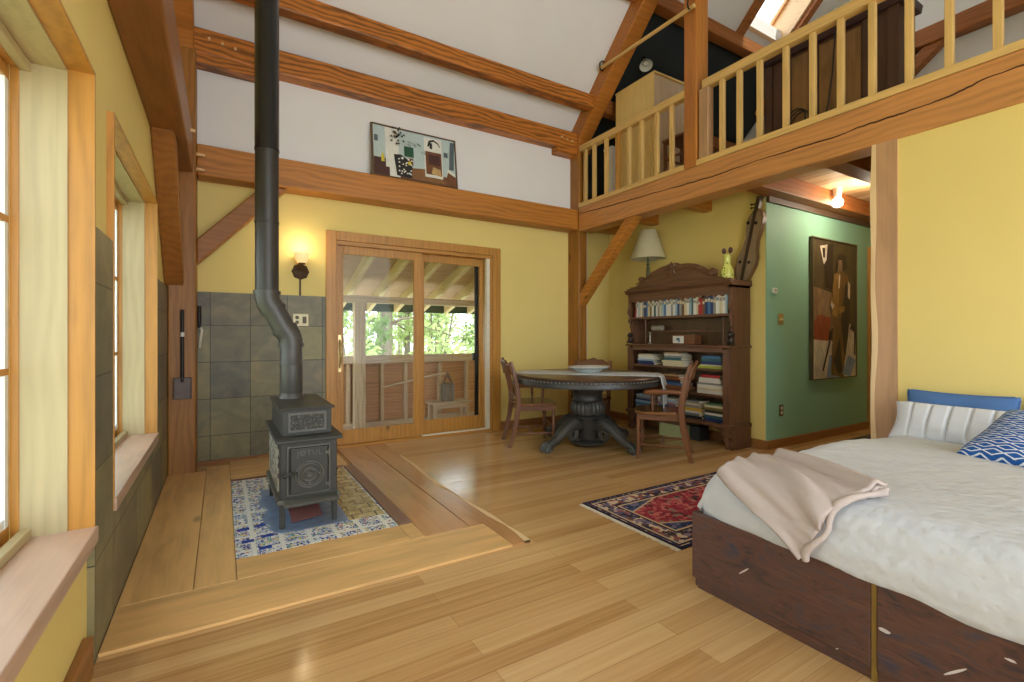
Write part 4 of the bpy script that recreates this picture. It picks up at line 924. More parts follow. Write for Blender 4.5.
# ------------------------------------------------------------------ carver chairs
cw = chairwood('z'); cwx = chairwood('x'); cws = wood('seat_wood', srgb(126, 84, 52), 'x', 0.3, 0.0, 0.25)
def turned(mb, p0, p1, r):
    prof = [0.7, 0.75, 1.15, 0.8, 1.05, 1.2, 0.8, 1.15, 1.1, 0.75, 1.25, 0.9, 1.0, 1.0]
    p0, p1 = Vector(p0), Vector(p1); n = len(prof)
    return mb.tube([p0.lerp(p1, i/(n-1)) for i in range(n)], [r*k for k in prof], 12)
def make_chair():
    t = thing('carver_chair', 'dark wooden carver chair with spindle back beside the sliding door', 'chair', (0, 0, 0), 0, 'chairs around the round table')
    def seat_fn(mb):
        out = []
        n = 40
        for i in range(n):
            a = 2*PI*i/n; x = 0.235*math.copysign(abs(math.cos(a))**0.55, math.cos(a)); y = 0.22*math.copysign(abs(math.sin(a))**0.6, math.sin(a))
            out.append((x*(1+0.08*y/0.22), y))
        return mb.prism(out, 'z', 0.412, 0.44)
    obj('seat', seat_fn(MB()), cws, t, local=True, bevel=0.01)
    obj('seat_rail', MB().box(-0.19, 0.19, 0.165, 0.185, 0.36, 0.412).box(-0.19, -0.172, -0.17, 0.165, 0.36, 0.412).box(0.172, 0.19, -0.17, 0.165, 0.36, 0.412).box(-0.19, 0.19, -0.19, -0.172, 0.36, 0.412), cwx, t, local=True)
    for s in (-1, 1):
        mb = MB(); turned(mb, (s*0.185, 0.175, 0.0), (s*0.182, 0.172, 0.365), 0.019)
        obj('leg', mb, cw, t, local=True, smooth=True)
    for s in (-1, 1):
        mb = MB().tube([(s*0.19, -0.285, 0.0), (s*0.19, -0.25, 0.12), (s*0.19, -0.212, 0.28), (s*0.19, -0.195, 0.44), (s*0.192, -0.205, 0.58), (s*0.195, -0.235, 0.72), (s*0.197, -0.28, 0.86)], [0.019, 0.02, 0.022, 0.024, 0.023, 0.021, 0.017], 4, square=True)
        obj('leg', mb, cw, t, local=True, bevel=0.004)
    def crest(u, v_):
        x = (u-0.5)*2*0.225; y = -0.262-0.035*(1-(x/0.225)**2) - 0.03*v_
        top = 0.875+0.022*math.cos(x*PI/0.225*1.0)*1.0 - 0.018*abs(math.sin(x*PI/0.225*2))
        z = 0.735+(top-0.735)*v_
        return (x, y, z)
    obj('crest_rail', MB().grid(crest, 24, 5), cwx, t, local=True, smooth=True, solid=0.022)
    obj('lower_back_rail', MB().tube([(-0.19, -0.20, 0.52), (-0.1, -0.222, 0.52), (0, -0.228, 0.52), (0.1, -0.222, 0.52), (0.19, -0.20, 0.52)], 0.013, 8), cwx, t, local=True, smooth=True)
    for x in (-0.10, -0.034, 0.034, 0.10):
        mb = MB().tube([(x, -0.222, 0.52), (x, -0.235, 0.58), (x, -0.25, 0.64), (x, -0.265, 0.70), (x, -0.278, 0.76)], [0.009, 0.017, 0.010, 0.015, 0.009], 8)
        obj('spindle', mb, cw, t, local=True, smooth=True)
    for s in (-1, 1):
        mb = MB().tube([(s*0.205, -0.20, 0.615), (s*0.225, -0.10, 0.622), (s*0.24, 0.02, 0.618), (s*0.235, 0.085, 0.612), (s*0.215, 0.11, 0.605)], [0.016, 0.02, 0.024, 0.026, 0.02], 8)
        obj('armrest', mb, cwx, t, local=True, smooth=True)
        mb = MB(); turned(mb, (s*0.215, 0.045, 0.44), (s*0.232, 0.045, 0.61), 0.014); obj('arm_post', mb, cw, t, local=True, smooth=True)
    for s in (-1, 1): obj('stretcher', MB().tube([(s*0.185, 0.175, 0.13), (s*0.19, -0.245, 0.13)], 0.011, 8), cwx, t, local=True, smooth=True)
    obj('stretcher', MB().tube([(-0.187, -0.03, 0.13), (0.187, -0.03, 0.13)], 0.011, 8), cwx, t, local=True, smooth=True)
    obj('stretcher', MB().tube([(-0.185, 0.175, 0.20), (0.185, 0.175, 0.20)], 0.011, 8), cwx, t, local=True, smooth=True)
    return t
ch = make_chair()
ch.location = (3.173, 4.19, 0); ch.rotation_euler = (0, 0, math.radians(-20-90))
dup(ch, (3.88, 3.115, 0), math.radians(128-90), 'dark wooden carver chair pulled up between the table and the bookcase')
dup(ch, (4.08, 4.32, 0), math.radians(224-90), 'dark wooden carver chair tucked behind the round table by the post', (1, 1, 0.95))

# ------------------------------------------------------------------ carved bookcase
oak = dkwood('z'); oaky = dkwood('y')
BX0, BX1, BY0, BY1 = 4.60, 4.925, 2.87, 4.25
t = thing('carved_bookcase', 'tall dark oak bookcase hutch with carved crest against the yellow wall', 'bookcase', (4.76, 3.56, 0))
for y0, y1 in ((BY0, BY0+0.03), (BY1-0.03, BY1)):
    obj('side_panel', MB().box(BX0+0.02, BX1, y0, y1, 0.20, 1.01), oak, t, bevel=0.003)
    ft = [(BX0+0.0, 0.205), (BX0+0.02, 0.17), (BX0+0.005, 0.13), (BX0+0.03, 0.09), (BX0+0.02, 0.03), (BX0+0.03, 0.0), (BX1, 0.0), (BX1, 0.205)]
    obj('foot', MB().prism(ft, 'y', y0-0.008, y1+0.008), oak, t, bevel=0.003)
for y0, y1, sg in ((BY0+0.03, BY0+0.20, 1), (BY1-0.20, BY1-0.03, -1)):
    a, b = (y0, y1) if sg == 1 else (y1, y0)
    br_ = [(a, 0.205), (b, 0.205), (a+sg*0.10, 0.185), (a+sg*0.055, 0.13), (a+sg*0.07, 0.09), (a+sg*0.03, 0.05), (a+sg*0.035, 0.0), (a, 0.0)]
    obj('foot_bracket', MB().prism(br_, 'x', BX0+0.01, BX0+0.035), oaky, t, bevel=0.003)
obj('base_moulding', MB().prism([(BX0-0.012, 0.205), (BX0-0.018, 0.225), (BX0-0.006, 0.245), (BX1, 0.245), (BX1, 0.205)], 'y', BY0-0.018, BY1+0.018), oaky, t, bevel=0.004)
for z in (0.515, 0.775): obj('shelf', MB().box(BX0+0.015, BX1-0.01, BY0+0.03, BY1-0.03, z-0.012, z+0.012), oaky, t, bevel=0.003)
obj('front_stile', MB().box(BX0, BX0+0.025, BY0, BY0+0.085, 0.245, 0.985), oak, t, bevel=0.003); obj('front_stile', MB().box(BX0, BX0+0.025, BY1-0.085, BY1, 0.245, 0.985), oak, t, bevel=0.003)
obj('waist_top', MB().prism([(BX0-0.012, 1.0), (BX0-0.018, 1.012), (BX0-0.012, 1.025), (BX1, 1.025), (BX1, 1.0)], 'y', BY0-0.018, BY1+0.018), oaky, t, bevel=0.004)
obj('waist_rail', MB().box(BX0, BX0+0.025, BY0+0.085, BY1-0.085, 0.955, 1.0), oaky, t, bevel=0.003)
obj('back_panel', MB().box(BX1-0.012, BX1, BY0+0.03, BY1-0.03, 0.245, 1.64), wood('back_boards', srgb(104, 78, 52), 'z', 0.4, 0.2, 0.5), t)
for y0, y1 in ((BY0, BY0+0.03), (BY1-0.03, BY1)):
    pr = [(BX0+0.075, 1.025), (BX0+0.07, 1.10), (BX0+0.055, 1.18), (BX0+0.065, 1.26), (BX0+0.05, 1.33), (BX0+0.03, 1.38), (BX0+0.012, 1.44), (BX0+0.012, 1.64), (BX1, 1.64), (BX1, 1.025)]
    obj('side_panel', MB().prism(pr, 'y', y0, y1), oak, t, bevel=0.003)
    yc = (y0+y1)/2
    mb = MB()
    for (x, z, R_) in ((BX0+0.035, 1.40, 0.032), (BX0+0.045, 1.315, 0.028), (BX0+0.058, 1.235, 0.022)): mb.torus((x, yc, z), R_, 0.011, RX, 18, 8)
    mb.tube([(BX0+0.01, yc, 1.45), (BX0+0.0, yc, 1.40), (BX0+0.03, yc, 1.35), (BX0+0.012, yc, 1.30), (BX0+0.05, yc, 1.25), (BX0+0.045, yc, 1.19)], [0.012, 0.014, 0.012, 0.014, 0.012, 0.008], 8)
    obj('scroll_bracket', mb, oak, t, smooth=True)
    mb = MB().ball((BX0+0.045, yc, 1.075), 0.04, (1.0, 0.75, 1.15), 2).ball((BX0+0.025, yc, 1.13), 0.028, (1.1, .9, 1), 2).ball((BX0-0.0, yc, 1.125), 0.014, (1.3, .9, .8), 1)
    for s in (-1, 1):
        mb.ball((BX0+0.02, yc+s*0.022, 1.045), 0.018, (1.4, .7, 1), 1); mb.ball((BX0+0.035, yc+s*0.02, 1.155), 0.009, (1, .7, 1.3), 1)
    for k in range(7): a = k*PI/3.2; mb.ball((BX0+0.042, yc+0.03*math.cos(a), 1.125+0.03*math.sin(a)), 0.013, (1, 1, 1), 1)
    obj('carved_lion', mb, plain('lion_dark', srgb(50, 38, 32), 0.4), t, smooth=True)
obj('upper_shelf', MB().box(BX0+0.02, BX1-0.01, BY0+0.03, BY1-0.03, 1.318, 1.345), oaky, t, bevel=0.003)
mb = MB().box(BX0+0.19, BX0+0.205, BY0+0.03, BY1-0.03, 1.165, 1.185)
obj('gallery_rail', mb, oaky, t, bevel=0.003)
for y in (3.02, 4.06):
    mb = MB(); turned(mb, (BX0+0.11, y, 1.025), (BX0+0.11, y, 1.318), 0.010); obj('turned_column', mb, oak, t, smooth=True)
sca = [(BY0+0.02, 1.60), (BY0+0.02, 1.512)]
n_ = 16
for i in range(n_):
    y = BY0+0.06+(BY1-BY0-0.12)*i/(n_-1)
    sca += [(y-0.012, 1.528), (y, 1.542), (y+0.012, 1.528), (y+0.03, 1.512)]
sca += [(BY1-0.02, 1.512), (BY1-0.02, 1.60)]
obj('scalloped_valance', MB().prism(sca, 'x', BX0+0.012, BX0+0.03), oaky, t)
obj('frieze', MB().box(BX0+0.012, BX1, BY0, BY1, 1.595, 1.645), oaky, t, bevel=0.003)
obj('cornice', MB().prism([(BX0+0.01, 1.62), (BX0-0.025, 1.65), (BX0-0.03, 1.665), (BX0+0.0, 1.672), (BX1, 1.672), (BX1, 1.62)], 'y', BY0-0.02, BY1+0.025), oaky, t, bevel=0.003)
cr = [(4.26, 1.672), (4.26, 1.687), (4.147, 1.697), (4.075, 1.727), (4.035, 1.752), (4.03, 1.79), (4.005, 1.80), (3.973, 1.797), (3.942, 1.812), (3.869, 1.851), (3.749, 1.892), (3.651, 1.905), (3.595, 1.921), (3.52, 1.919), (3.466, 1.896), (3.377, 1.894), (3.274, 1.877), (3.191, 1.838), (3.126, 1.795), (3.095, 1.79), (3.062, 1.74), (2.985, 1.70), (2.86, 1.685), (2.86, 1.672)]
ob = obj('crest_board', MB().prism(cr, 'x', BX0-0.005, BX0+0.03), oaky, t, bevel=0.004)
RYx = Matrix.Rotation(-PI/2, 3, 'Y')
mb = MB().lathe([(0, 0.024), (0.02, 0.024), (0.03, 0.016), (0.055, 0.018), (0.068, 0.008), (0.07, 0), (0, 0)], 40, (BX0-0.005, 3.58, 1.855), rot=RYx, lobes=8, amp=0.16)
obj('carved_rosette', mb, oaky, ob, smooth=True)
mb = MB().lathe([(0, 0.04), (0.025, 0.035), (0.032, 0.0), (0.03, -0.035), (0, -0.035)], 20, (BX0+0.005, 4.022, 1.785), rot=RYx).lathe([(0, 0.04), (0.03, 0.035), (0.042, 0.0), (0.04, -0.035), (0, -0.035)], 20, (BX0+0.005, 3.07, 1.765), rot=RYx, lobes=6, amp=0.12)
obj('carved_roundel', mb, oaky, ob, smooth=True)
pt = [(4.10, 1.735), (4.0, 1.765), (3.9, 1.80), (3.78, 1.835), (3.68, 1.845)]; p2_ = [(3.48, 1.845), (3.38, 1.845), (3.28, 1.825), (3.18, 1.78), (3.1, 1.735)]
mb = MB().tube([(BX0-0.008, *p) for p in pt], 0.008, 8).tube([(BX0-0.008, *p) for p in p2_], 0.008, 8)
mb.tube([(BX0-0.006, 4.2, 1.70), (BX0-0.006, 3.6, 1.712), (BX0-0.006, 2.95, 1.70)], 0.006, 8)
obj('carved_moulding', mb, oaky, ob, smooth=True)

# books
BC = {'white': srgb(216, 214, 206), 'cream': srgb(206, 194, 158), 'red': srgb(168, 44, 48), 'navy': srgb(38, 56, 104), 'blue': srgb(70, 112, 160), 'pale blue': srgb(150, 178, 196), 'teal': srgb(52, 96, 100), 'grey': srgb(140, 140, 136), 'brown': srgb(112, 78, 50), 'tan': srgb(184, 152, 110), 'olive': srgb(120, 110, 60), 'green': srgb(74, 108, 74), 'yellow': srgb(206, 168, 56), 'black': srgb(40, 40, 44), 'pink': srgb(186, 84, 92), 'lime': srgb(168, 180, 60), 'orange': srgb(198, 98, 48)}
BM = {k: plain('book_'+k.replace(' ', '_'), v_, 0.55, 0, 0.08, 12) for k, v_ in BC.items()}
page = plain('book_pages', srgb(220, 210, 186), 0.8, 0, 0.08, 200)
def book(loc, th, w, h, colour, label, group, upright=True, tilt=0.0, rz=0.0):
    """th thickness, w depth of cover, h length. Upright: spine faces -x, thickness along y. Flat: spine faces -x, thickness along z."""
    t = thing('book', label, 'book', loc, rz, group)
    c = 0.0025
    if upright:
        mb = MB().box(0, w, -th/2, -th/2+c, 0, h).box(0, w, th/2-c, th/2, 0, h).box(-0.001, c, -th/2, th/2, 0, h)
        pg = MB().box(c, w-0.004, -th/2+c, th/2-c, 0.003, h-0.003)
        bd = MB().box(-0.002, 0.0, -th*.42, th*.42, h*.62, h*.78)
        t.rotation_euler = (tilt, 0, rz)
    else:
        mb = MB().box(0, w, -h/2, h/2, 0, c).box(0, w, -h/2, h/2, th-c, th).box(-0.001, c, -h/2, h/2, 0, th)
        pg = MB().box(c, w-0.004, -h/2+0.003, h/2-0.003, c, th-c)
        bd = MB().box(-0.002, 0.0, -h*.25, h*.25, th*.25, th*.75)
    cv = obj('cover', mb, BM[colour], t, local=True); obj('pages', pg, page, t, local=True)
    if th > 0.022 and upright: obj('title_band', bd, BM['cream' if colour not in ('white', 'cream', 'pale blue') else 'grey'], cv, local=True)
    return t
ordn = ['first', 'second', 'third', 'fourth', 'fifth', 'sixth', 'seventh', 'eighth', 'ninth', 'tenth', 'eleventh', 'twelfth', 'thirteenth', 'fourteenth', 'fifteenth', 'sixteenth', 'seventeenth', 'eighteenth', 'nineteenth', 'twentieth']
top = [('red', .028, .20), ('white', .026, .195), ('pale blue', .02, .19), ('cream', .022, .185), ('white', .018, .18), ('grey', .026, .175), ('navy', .034, .175), ('blue', .022, .19), ('cream', .03, .19), ('olive', .026, .195), ('white', .03, .2), ('teal', .03, .205), ('white', .024, .195), ('grey', .024, .19), ('cream', .026, .195), ('pale blue', .034, .205), ('blue', .03, .21), ('white', .03, .2),
       ('white', .034, .21), ('grey', .026, .2), ('white', .03, .195), ('pale blue', .026, .205), ('navy', .026, .205), ('grey', .03, .2), ('brown', .03, .19), ('cream', .034, .21), ('white', .024, .205), ('pale blue', .03, .205), ('teal', .022, .2), ('white', .034, .195), ('cream', .024, .185), ('red', .026, .165), ('red', .022, .16), ('brown', .026, .17), ('navy', .034, .20), ('blue', .03, .205), ('navy', .03, .19), ('grey', .028, .18), ('white', .04, .21), ('cream', .03, .2), ('white', .034, .205), ('pale blue', .022, .195)]
tot = sum(b[1] for b in top); avail = 4.155-2.915; gap = (avail-tot)/len(top)
y = 4.155; cnt = {}
for c_, th, h in top: cnt[c_] = cnt.get(c_, 0)+1
seen = {}
for i, (c_, th, h) in enumerate(top):
    seen[c_] = seen.get(c_, 0)+1
    y -= th/2
    if cnt[c_] == 1: lb = '%s spined book standing upright on the top shelf of the carved bookcase' % c_
    else: lb = '%s spined book on the bookcase top shelf, %s such from the lamp end' % (c_, ordn[seen[c_]-1])
    book((4.625, y, 1.3455), th, .14, h, c_, lb, 'upright books on the top shelf', True, (0.10 if i == 0 else 0.0))
    y -= th/2+gap
stacks = [ # (place phrase, y centre, shelf top z, [(colour, thickness, w, h)...] from the bottom)
 ('post side stack, upper shelf', 4.00, 0.787, [('navy', .022, .2, .27), ('navy', .02, .19, .26), ('pale blue', .018, .19, .25), ('white', .022, .18, .26), ('white', .02, .18, .24), ('cream', .016, .17, .22)]),
 ('middle stack, upper shelf', 3.60, 0.787, [('cream', .034, .21, .30), ('cream', .028, .2, .28), ('teal', .03, .18, .24), ('grey', .022, .18, .25), ('white', .016, .17, .24), ('tan', .018, .16, .2)]),
 ('vase end stack, upper shelf', 3.12, 0.787, [('lime', .022, .21, .30), ('cream', .016, .2, .29), ('navy', .034, .19, .25), ('teal', .03, .18, .24), ('blue', .022, .17, .22)]),
 ('post side stack, middle shelf', 4.02, 0.527, [('grey', .02, .2, .28), ('white', .018, .19, .25), ('green', .02, .18, .22), ('cream', .018, .18, .24)]),
 ('middle stack, middle shelf', 3.62, 0.527, [('pink', .03, .21, .30), ('pink', .02, .2, .28), ('blue', .022, .2, .28), ('navy', .02, .19, .27), ('black', .018, .18, .25), ('orange', .014, .18, .24), ('brown', .022, .17, .24), ('tan', .016, .17, .2)]),
 ('vase end stack, middle shelf', 3.13, 0.527, [('white', .034, .22, .32), ('cream', .026, .21, .31), ('white', .03, .2, .30), ('grey', .02, .2, .29), ('white', .03, .19, .28), ('white', .02, .18, .26), ('red', .03, .17, .22)]),
 ('post side stack, bottom shelf', 4.02, 0.246, [('olive', .03, .2, .28), ('grey', .026, .2, .27), ('blue', .03, .2, .28), ('pale blue', .026, .2, .28), ('navy', .02, .19, .26), ('grey', .024, .18, .24), ('pale blue', .02, .18, .26)]),
 ('second stack from the post, low shelf', 3.69, 0.246, [('brown', .026, .2, .27), ('grey', .03, .2, .27), ('white', .026, .2, .28), ('blue', .03, .19, .25), ('orange', .016, .18, .24), ('pale blue', .024, .18, .26), ('white', .02, .17, .24)]),
 ('third stack from the post, low shelf', 3.37, 0.246, [('black', .028, .2, .28), ('grey', .03, .2, .26), ('white', .022, .2, .26), ('yellow', .03, .2, .28), ('grey', .026, .19, .26), ('cream', .022, .19, .25), ('grey', .024, .18, .24)]),
 ('vase end stack, bottom shelf', 3.07, 0.246, [('navy', .034, .2, .26), ('teal', .03, .2, .26), ('white', .024, .2, .25), ('black', .028, .19, .24), ('olive', .026, .19, .26), ('cream', .022, .18, .25), ('green', .02, .18, .22)])]
lv = {4: ['lowest', 'second lowest', 'second highest', 'topmost']}
for ph, yc, z, bs in stacks:
    for i, (c_, th, w, h) in enumerate(bs):
        n_ = len(bs)
        pos = 'bottom' if i == 0 else 'top' if i == n_-1 else ordn[i]+' up'
        book((4.63+random.uniform(0, .02), yc+random.uniform(-.012, .012), z), th, w, h*.96, c_, '%s flat bookcase book, %s of the %s' % (c_, pos, ph), 'books lying flat in the bookcase', False, 0, random.uniform(-.06, .06))
        z += th+0.0006

# things in and on the bookcase
t = thing('picture_box', 'brown wooden box with a small white picture inside the bookcase hutch', 'box', (4.72, 3.52, 1.025))
obj('body', MB().box(4.70, 4.80, 3.35, 3.66, 1.025, 1.135), wood('box_wood', srgb(112, 70, 40), 'y', 0.3, 0), t, bevel=0.003)
obj('picture', MB().box(4.697, 4.70, 3.50, 3.645, 1.04, 1.12), plain('paper_white', srgb(214, 214, 208), 0.6), t)
obj('figure', MB().ball((4.697, 3.575, 1.085), 0.022, (.05, 1.4, .8), 1).ball((4.697, 3.56, 1.065), 0.015, (.05, .8, 1.2), 1), plain('ink_blue', srgb(70, 104, 130), 0.6), t)
t = thing('candlestick', 'slim metal candlestick standing in the bookcase hutch', 'candlestick', (4.72, 4.0, 1.025))
pew = plain('pewter', srgb(170, 166, 156), 0.3, 0.7)
obj('base', MB().lathe([(0, 1.025), (0.035, 1.026), (0.03, 1.036), (0.008, 1.045)], 20, (4.72, 4.0, 0)), pew, t, smooth=True)
obj('stem', MB().lathe([(0.007, 1.045), (0.010, 1.07), (0.006, 1.09), (0.010, 1.12), (0.006, 1.15), (0.014, 1.165), (0.0, 1.166)], 14, (4.72, 4.0, 0)), pew, t, smooth=True)
t = thing('pale_tin', 'small pale tin resting on the gallery rail in the bookcase hutch', 'tin', (4.80, 3.95, 1.185))
obj('body', MB().tube([(4.80, 3.88, 1.215), (4.80, 4.02, 1.215)], 0.03, 20), plain('tin_pale', srgb(176, 168, 150), 0.4, 0.2), t, smooth=True)
obj('end_cap', MB().tube([(4.80, 4.02, 1.215), (4.80, 4.03, 1.215)], 0.032, 20), pew, t, smooth=True)

t = thing('table_lamp', 'table lamp with a cream empire shade standing behind the bookcase crest', 'lamp', (4.76, 4.07, 1.672))
obj('base', MB().lathe([(0, 1.672), (0.07, 1.674), (0.06, 1.69), (0.02, 1.71), (0.014, 1.73)], 24, (4.76, 4.07, 0)), plain('lamp_base', srgb(92, 96, 72), 0.3, 0.4), t, smooth=True)
obj('stem', MB().lathe([(0.014, 1.73), (0.02, 1.78), (0.024, 1.86), (0.018, 1.95), (0.012, 1.97), (0.024, 1.985), (0.012, 2.0), (0.018, 2.03), (0.008, 2.06), (0.006, 2.36), (0.012, 2.39), (0.008, 2.415), (0, 2.42)], 20, (4.76, 4.07, 0)), plain('lamp_base', srgb(92, 96, 72), 0.3, 0.4), t, smooth=True)
M = Mat('lamp_shade_cream', 0.8); M.col(srgb(226, 220, 184))
tr = M.n('ShaderNodeBsdfTranslucent'); tr.inputs[0].default_value = (*srgb(230, 222, 180), 1); mx = M.n('ShaderNodeMixShader'); mx.inputs[0].default_value = 0.35
M.l(M.b.outputs[0], mx.inputs[1]); M.l(tr.outputs[0], mx.inputs[2]); M.l(mx.outputs[0], M.t.nodes['Material Output'].inputs[0])
sh = MB(); prof = [(0.205, 2.045), (0.10, 2.385)]
sh.lathe([(0.205, 2.045), (0.207, 2.053), (0.102, 2.38), (0.10, 2.386), (0.098, 2.38), (0.20, 2.053), (0.205, 2.045)], 40, (4.76, 4.07, 0))
obj('lamp_shade', sh, M.m, t, smooth=True)

t = thing('floral_vase', 'yellow floral bottle vase on the bookcase beside the dulcimer', 'vase', (4.74, 3.0, 1.672))
M = Mat('floral_glaze', 0.2); v = M.vec()
vo = M.voro(v, 38, 'Distance'); c = M.ramp(vo, [(0.0, srgb(40, 60, 36)), (0.24, srgb(60, 84, 40)), (0.32, srgb(222, 226, 110)), (1, srgb(228, 232, 140))])
M.col(c)
obj('body', MB().lathe([(0, 1.672), (0.045, 1.672), (0.062, 1.70), (0.067, 1.745), (0.06, 1.79), (0.04, 1.83), (0.032, 1.86), (0.034, 1.90), (0.041, 1.935), (0.039, 1.94), (0.03, 1.93), (0, 1.90)], 28, (4.74, 3.0, 0)), M.m, t, smooth=True)
pod = plain('seed_pod', srgb(98, 66, 70), 0.5)
for s in (-1, 1): obj('seed_pod', MB().ball((4.74, 3.0+s*0.036, 1.985), 0.024, (.9, .9, 1.25), 2).tube([(4.74, 3.0+s*0.012, 1.90), (4.74, 3.0+s*0.03, 1.96)], 0.004, 6), pod, t, smooth=True)

t = thing('dulcimer', 'brown hourglass dulcimer leaning on the wall above the bookcase end', 'dulcimer', (4.90, 2.86, 1.672))
D = [(2.744, 2.374), (2.712, 2.33), (2.703, 2.278), (2.712, 2.22), (2.737, 2.14), (2.769, 2.06), (2.777, 1.974), (2.772, 1.90), (2.79, 1.82), (2.844, 1.728), (2.875, 1.675), (2.99, 1.675), (3.008, 1.74), (3.006, 1.81), (2.984, 1.908), (2.925, 2.014), (2.888, 2.105), (2.884, 2.203), (2.862, 2.30), (2.80, 2.37)]
obj('body', MB().prism(D, 'x', 4.872, 4.93), wood('dulcimer_wood', srgb(120, 92, 62), 'z', 0.25, 0.0, 0.35), t, bevel=0.005)
obj('soundboard', MB().prism([(2.855+(y-2.855)*0.9, 2.02+(z-2.02)*.975) for y, z in D], 'x', 4.8690, 4.8725), wood('dulcimer_face', srgb(142, 120, 92), 'z', 0.2, 0.0, 0.4), t)
obj('fretboard', MB().obb((4.863, 2.853, 2.02), (0.012, 0.026, 0.70), Matrix.Rotation(0.215, 3, 'X')), plain('fret_dark', srgb(58, 42, 30), 0.4), t)
obj('peghead', MB().obb((4.89, 2.762, 2.42), (0.05, 0.04, 0.15), Matrix.Rotation(0.215, 3, 'X')).ball((4.89, 2.742, 2.475), 0.03, (1, 1.3, .8), 2), plain('peghead_dark', srgb(70, 56, 36), 0.5), t, bevel=0.004)
for z in (2.39, 2.425): obj('tuning_peg', MB().tube([(4.885, 2.77, z), (4.885, 2.83, z+0.005)], 0.006, 6).ball((4.885, 2.835, z+0.006), 0.011, (1, 1, 1), 1), blk, t, smooth=True)
for y, z in ((2.858, 2.25), (2.776, 2.235), (2.945, 1.872), (2.85, 1.856)): obj('sound_hole', MB().lathe([(0, 0), (0.017, 0), (0.017, 0.0015), (0, 0.0015)], 16, (4.869, y, z), rot=RYx), plain('hole_dark', srgb(24, 16, 12), 0.8), t)

t = thing('patterned_storage_box', 'pale green patterned storage box under the bookcase', 'box', (4.72, 3.61, 0))
M = Mat('patterned_card', 0.7); v = M.vec(False)
wv_ = M.n('ShaderNodeTexWave', wave_type='BANDS', bands_direction='DIAGONAL'); wv_.inputs['Scale'].default_value = 30; M.l(v, wv_.inputs['Vector'])
M.col(M.ramp(wv_.outputs['Fac'], [(0.3, srgb(206, 212, 160)), (0.6, srgb(150, 160, 104))]))
obj('body', MB().box(4.615, 4.86, 3.46, 3.77, 0.0, 0.155), M.m, t, bevel=0.003)
obj('lid', MB().box(4.611, 4.864, 3.456, 3.774, 0.145, 0.19), plain('box_lid', srgb(104, 74, 56), 0.6), t, bevel=0.003)
tag(obj('black_box', MB().box(4.70, 4.86, 3.30, 3.42, 0, 0.15), plain('blackbox', srgb(46, 46, 50), 0.5), bevel=0.006), 'small black box beside the patterned box under the bookcase', 'box')

# ------------------------------------------------------------------ rugs
def rug_mat():
    M = Mat('persian_rug', 0.95, spec=0.1); v = M.vec(False)
    sp = M.n('ShaderNodeSeparateXYZ'); M.l(v, sp.inputs[0])
    ax_ = M.math('ABSOLUTE', sp.outputs[0]); ay = M.math('ABSOLUTE', sp.outputs[1])
    HX, HY = RUG
    d = M.math('MINIMUM', M.math('SUBTRACT', HX, ax_), M.math('SUBTRACT', HY, ay))
    vo = M.n('ShaderNodeTexVoronoi', distance='MANHATTAN'); vo.inputs['Scale'].default_value = 34; M.l(v, vo.inputs['Vector'])
    s2 = M.n('ShaderNodeSeparateColor'); M.l(vo.outputs['Color'], s2.inputs[0]); r = s2.outputs[0]
    border = M.ramp(r, [(0, srgb(58, 50, 66)), (0.24, srgb(104, 80, 72)), (0.4, srgb(84, 90, 122)), (0.54, srgb(202, 184, 158)), (0.74, srgb(148, 86, 84)), (0.88, srgb(134, 118, 142))], 'CONSTANT')
    field = M.ramp(r, [(0, srgb(140, 50, 66)), (0.3, srgb(172, 74, 84)), (0.5, srgb(76, 54, 60)), (0.64, srgb(188, 110, 106)), (0.78, srgb(150, 60, 72)), (0.9, srgb(134, 122, 110))], 'CONSTANT')
    corner = M.ramp(r, [(0, srgb(48, 56, 92)), (0.4, srgb(76, 88, 128)), (0.65, srgb(120, 108, 140)), (0.85, srgb(50, 70, 84))], 'CONSTANT')
    hexv = M.math('ADD', M.math('DIVIDE', ax_, HX-0.13), M.math('DIVIDE', ay, HY-0.10))
    fc = M.mix(M.math('GREATER_THAN', hexv, 1.30), field, corner)
    line = M.math('LESS_THAN', M.math('ABSOLUTE', M.math('SUBTRACT', hexv, 1.30)), 0.025)
    fc = M.mix(line, fc, srgb(190, 166, 140))
    c = M.mix(M.math('LESS_THAN', d, 0.17), fc, border)
    for dd, w, col in ((0.17, 0.008, srgb(196, 172, 140)), (0.155, 0.007, srgb(46, 34, 40)), (0.05, 0.007, srgb(190, 170, 146)), (0.035, 0.008, srgb(50, 40, 60))):
        c = M.mix(M.math('LESS_THAN', M.math('ABSOLUTE', M.math('SUBTRACT', d, dd)), w), c, col)
    c = M.mix(M.math('LESS_THAN', d, 0.02), c, srgb(38, 38, 66))
    M.col(c).bump(M.noise(v, 300, 2), 0.3, 0.003)
    return M.m
RUG = (0.95, 0.40)
t = thing('persian_rug', 'red and navy patterned rug partly under the bed', 'rug', (3.365, 2.075, 0))
obj('pile', MB().box(2.42, 4.30, 1.675, 2.475, 0.0005, 0.009), rug_mat(), t)
fr = MB(); rnd = random.Random(4)
for k in range(100):
    y = 1.678+0.79*k/99; fr.box(2.392+rnd.uniform(-.004, .006), 2.421, y-0.003, y+0.003, 0.0005, 0.004)
obj('fringe', fr, plain('fringe_white', srgb(214, 206, 190), 0.9), t)['kind'] = 'stuff'
RUG = (0.95, 0.33)
t = thing('hall_runner', 'dark patterned runner rug on the hallway floor beyond the bed', 'rug', (5.75, 2.18, 0))
M = Mat('dark_runner', 0.95); v = M.vec(False); vo = M.n('ShaderNodeTexVoronoi', distance='MANHATTAN'); vo.inputs['Scale'].default_value = 26; M.l(v, vo.inputs['Vector'])
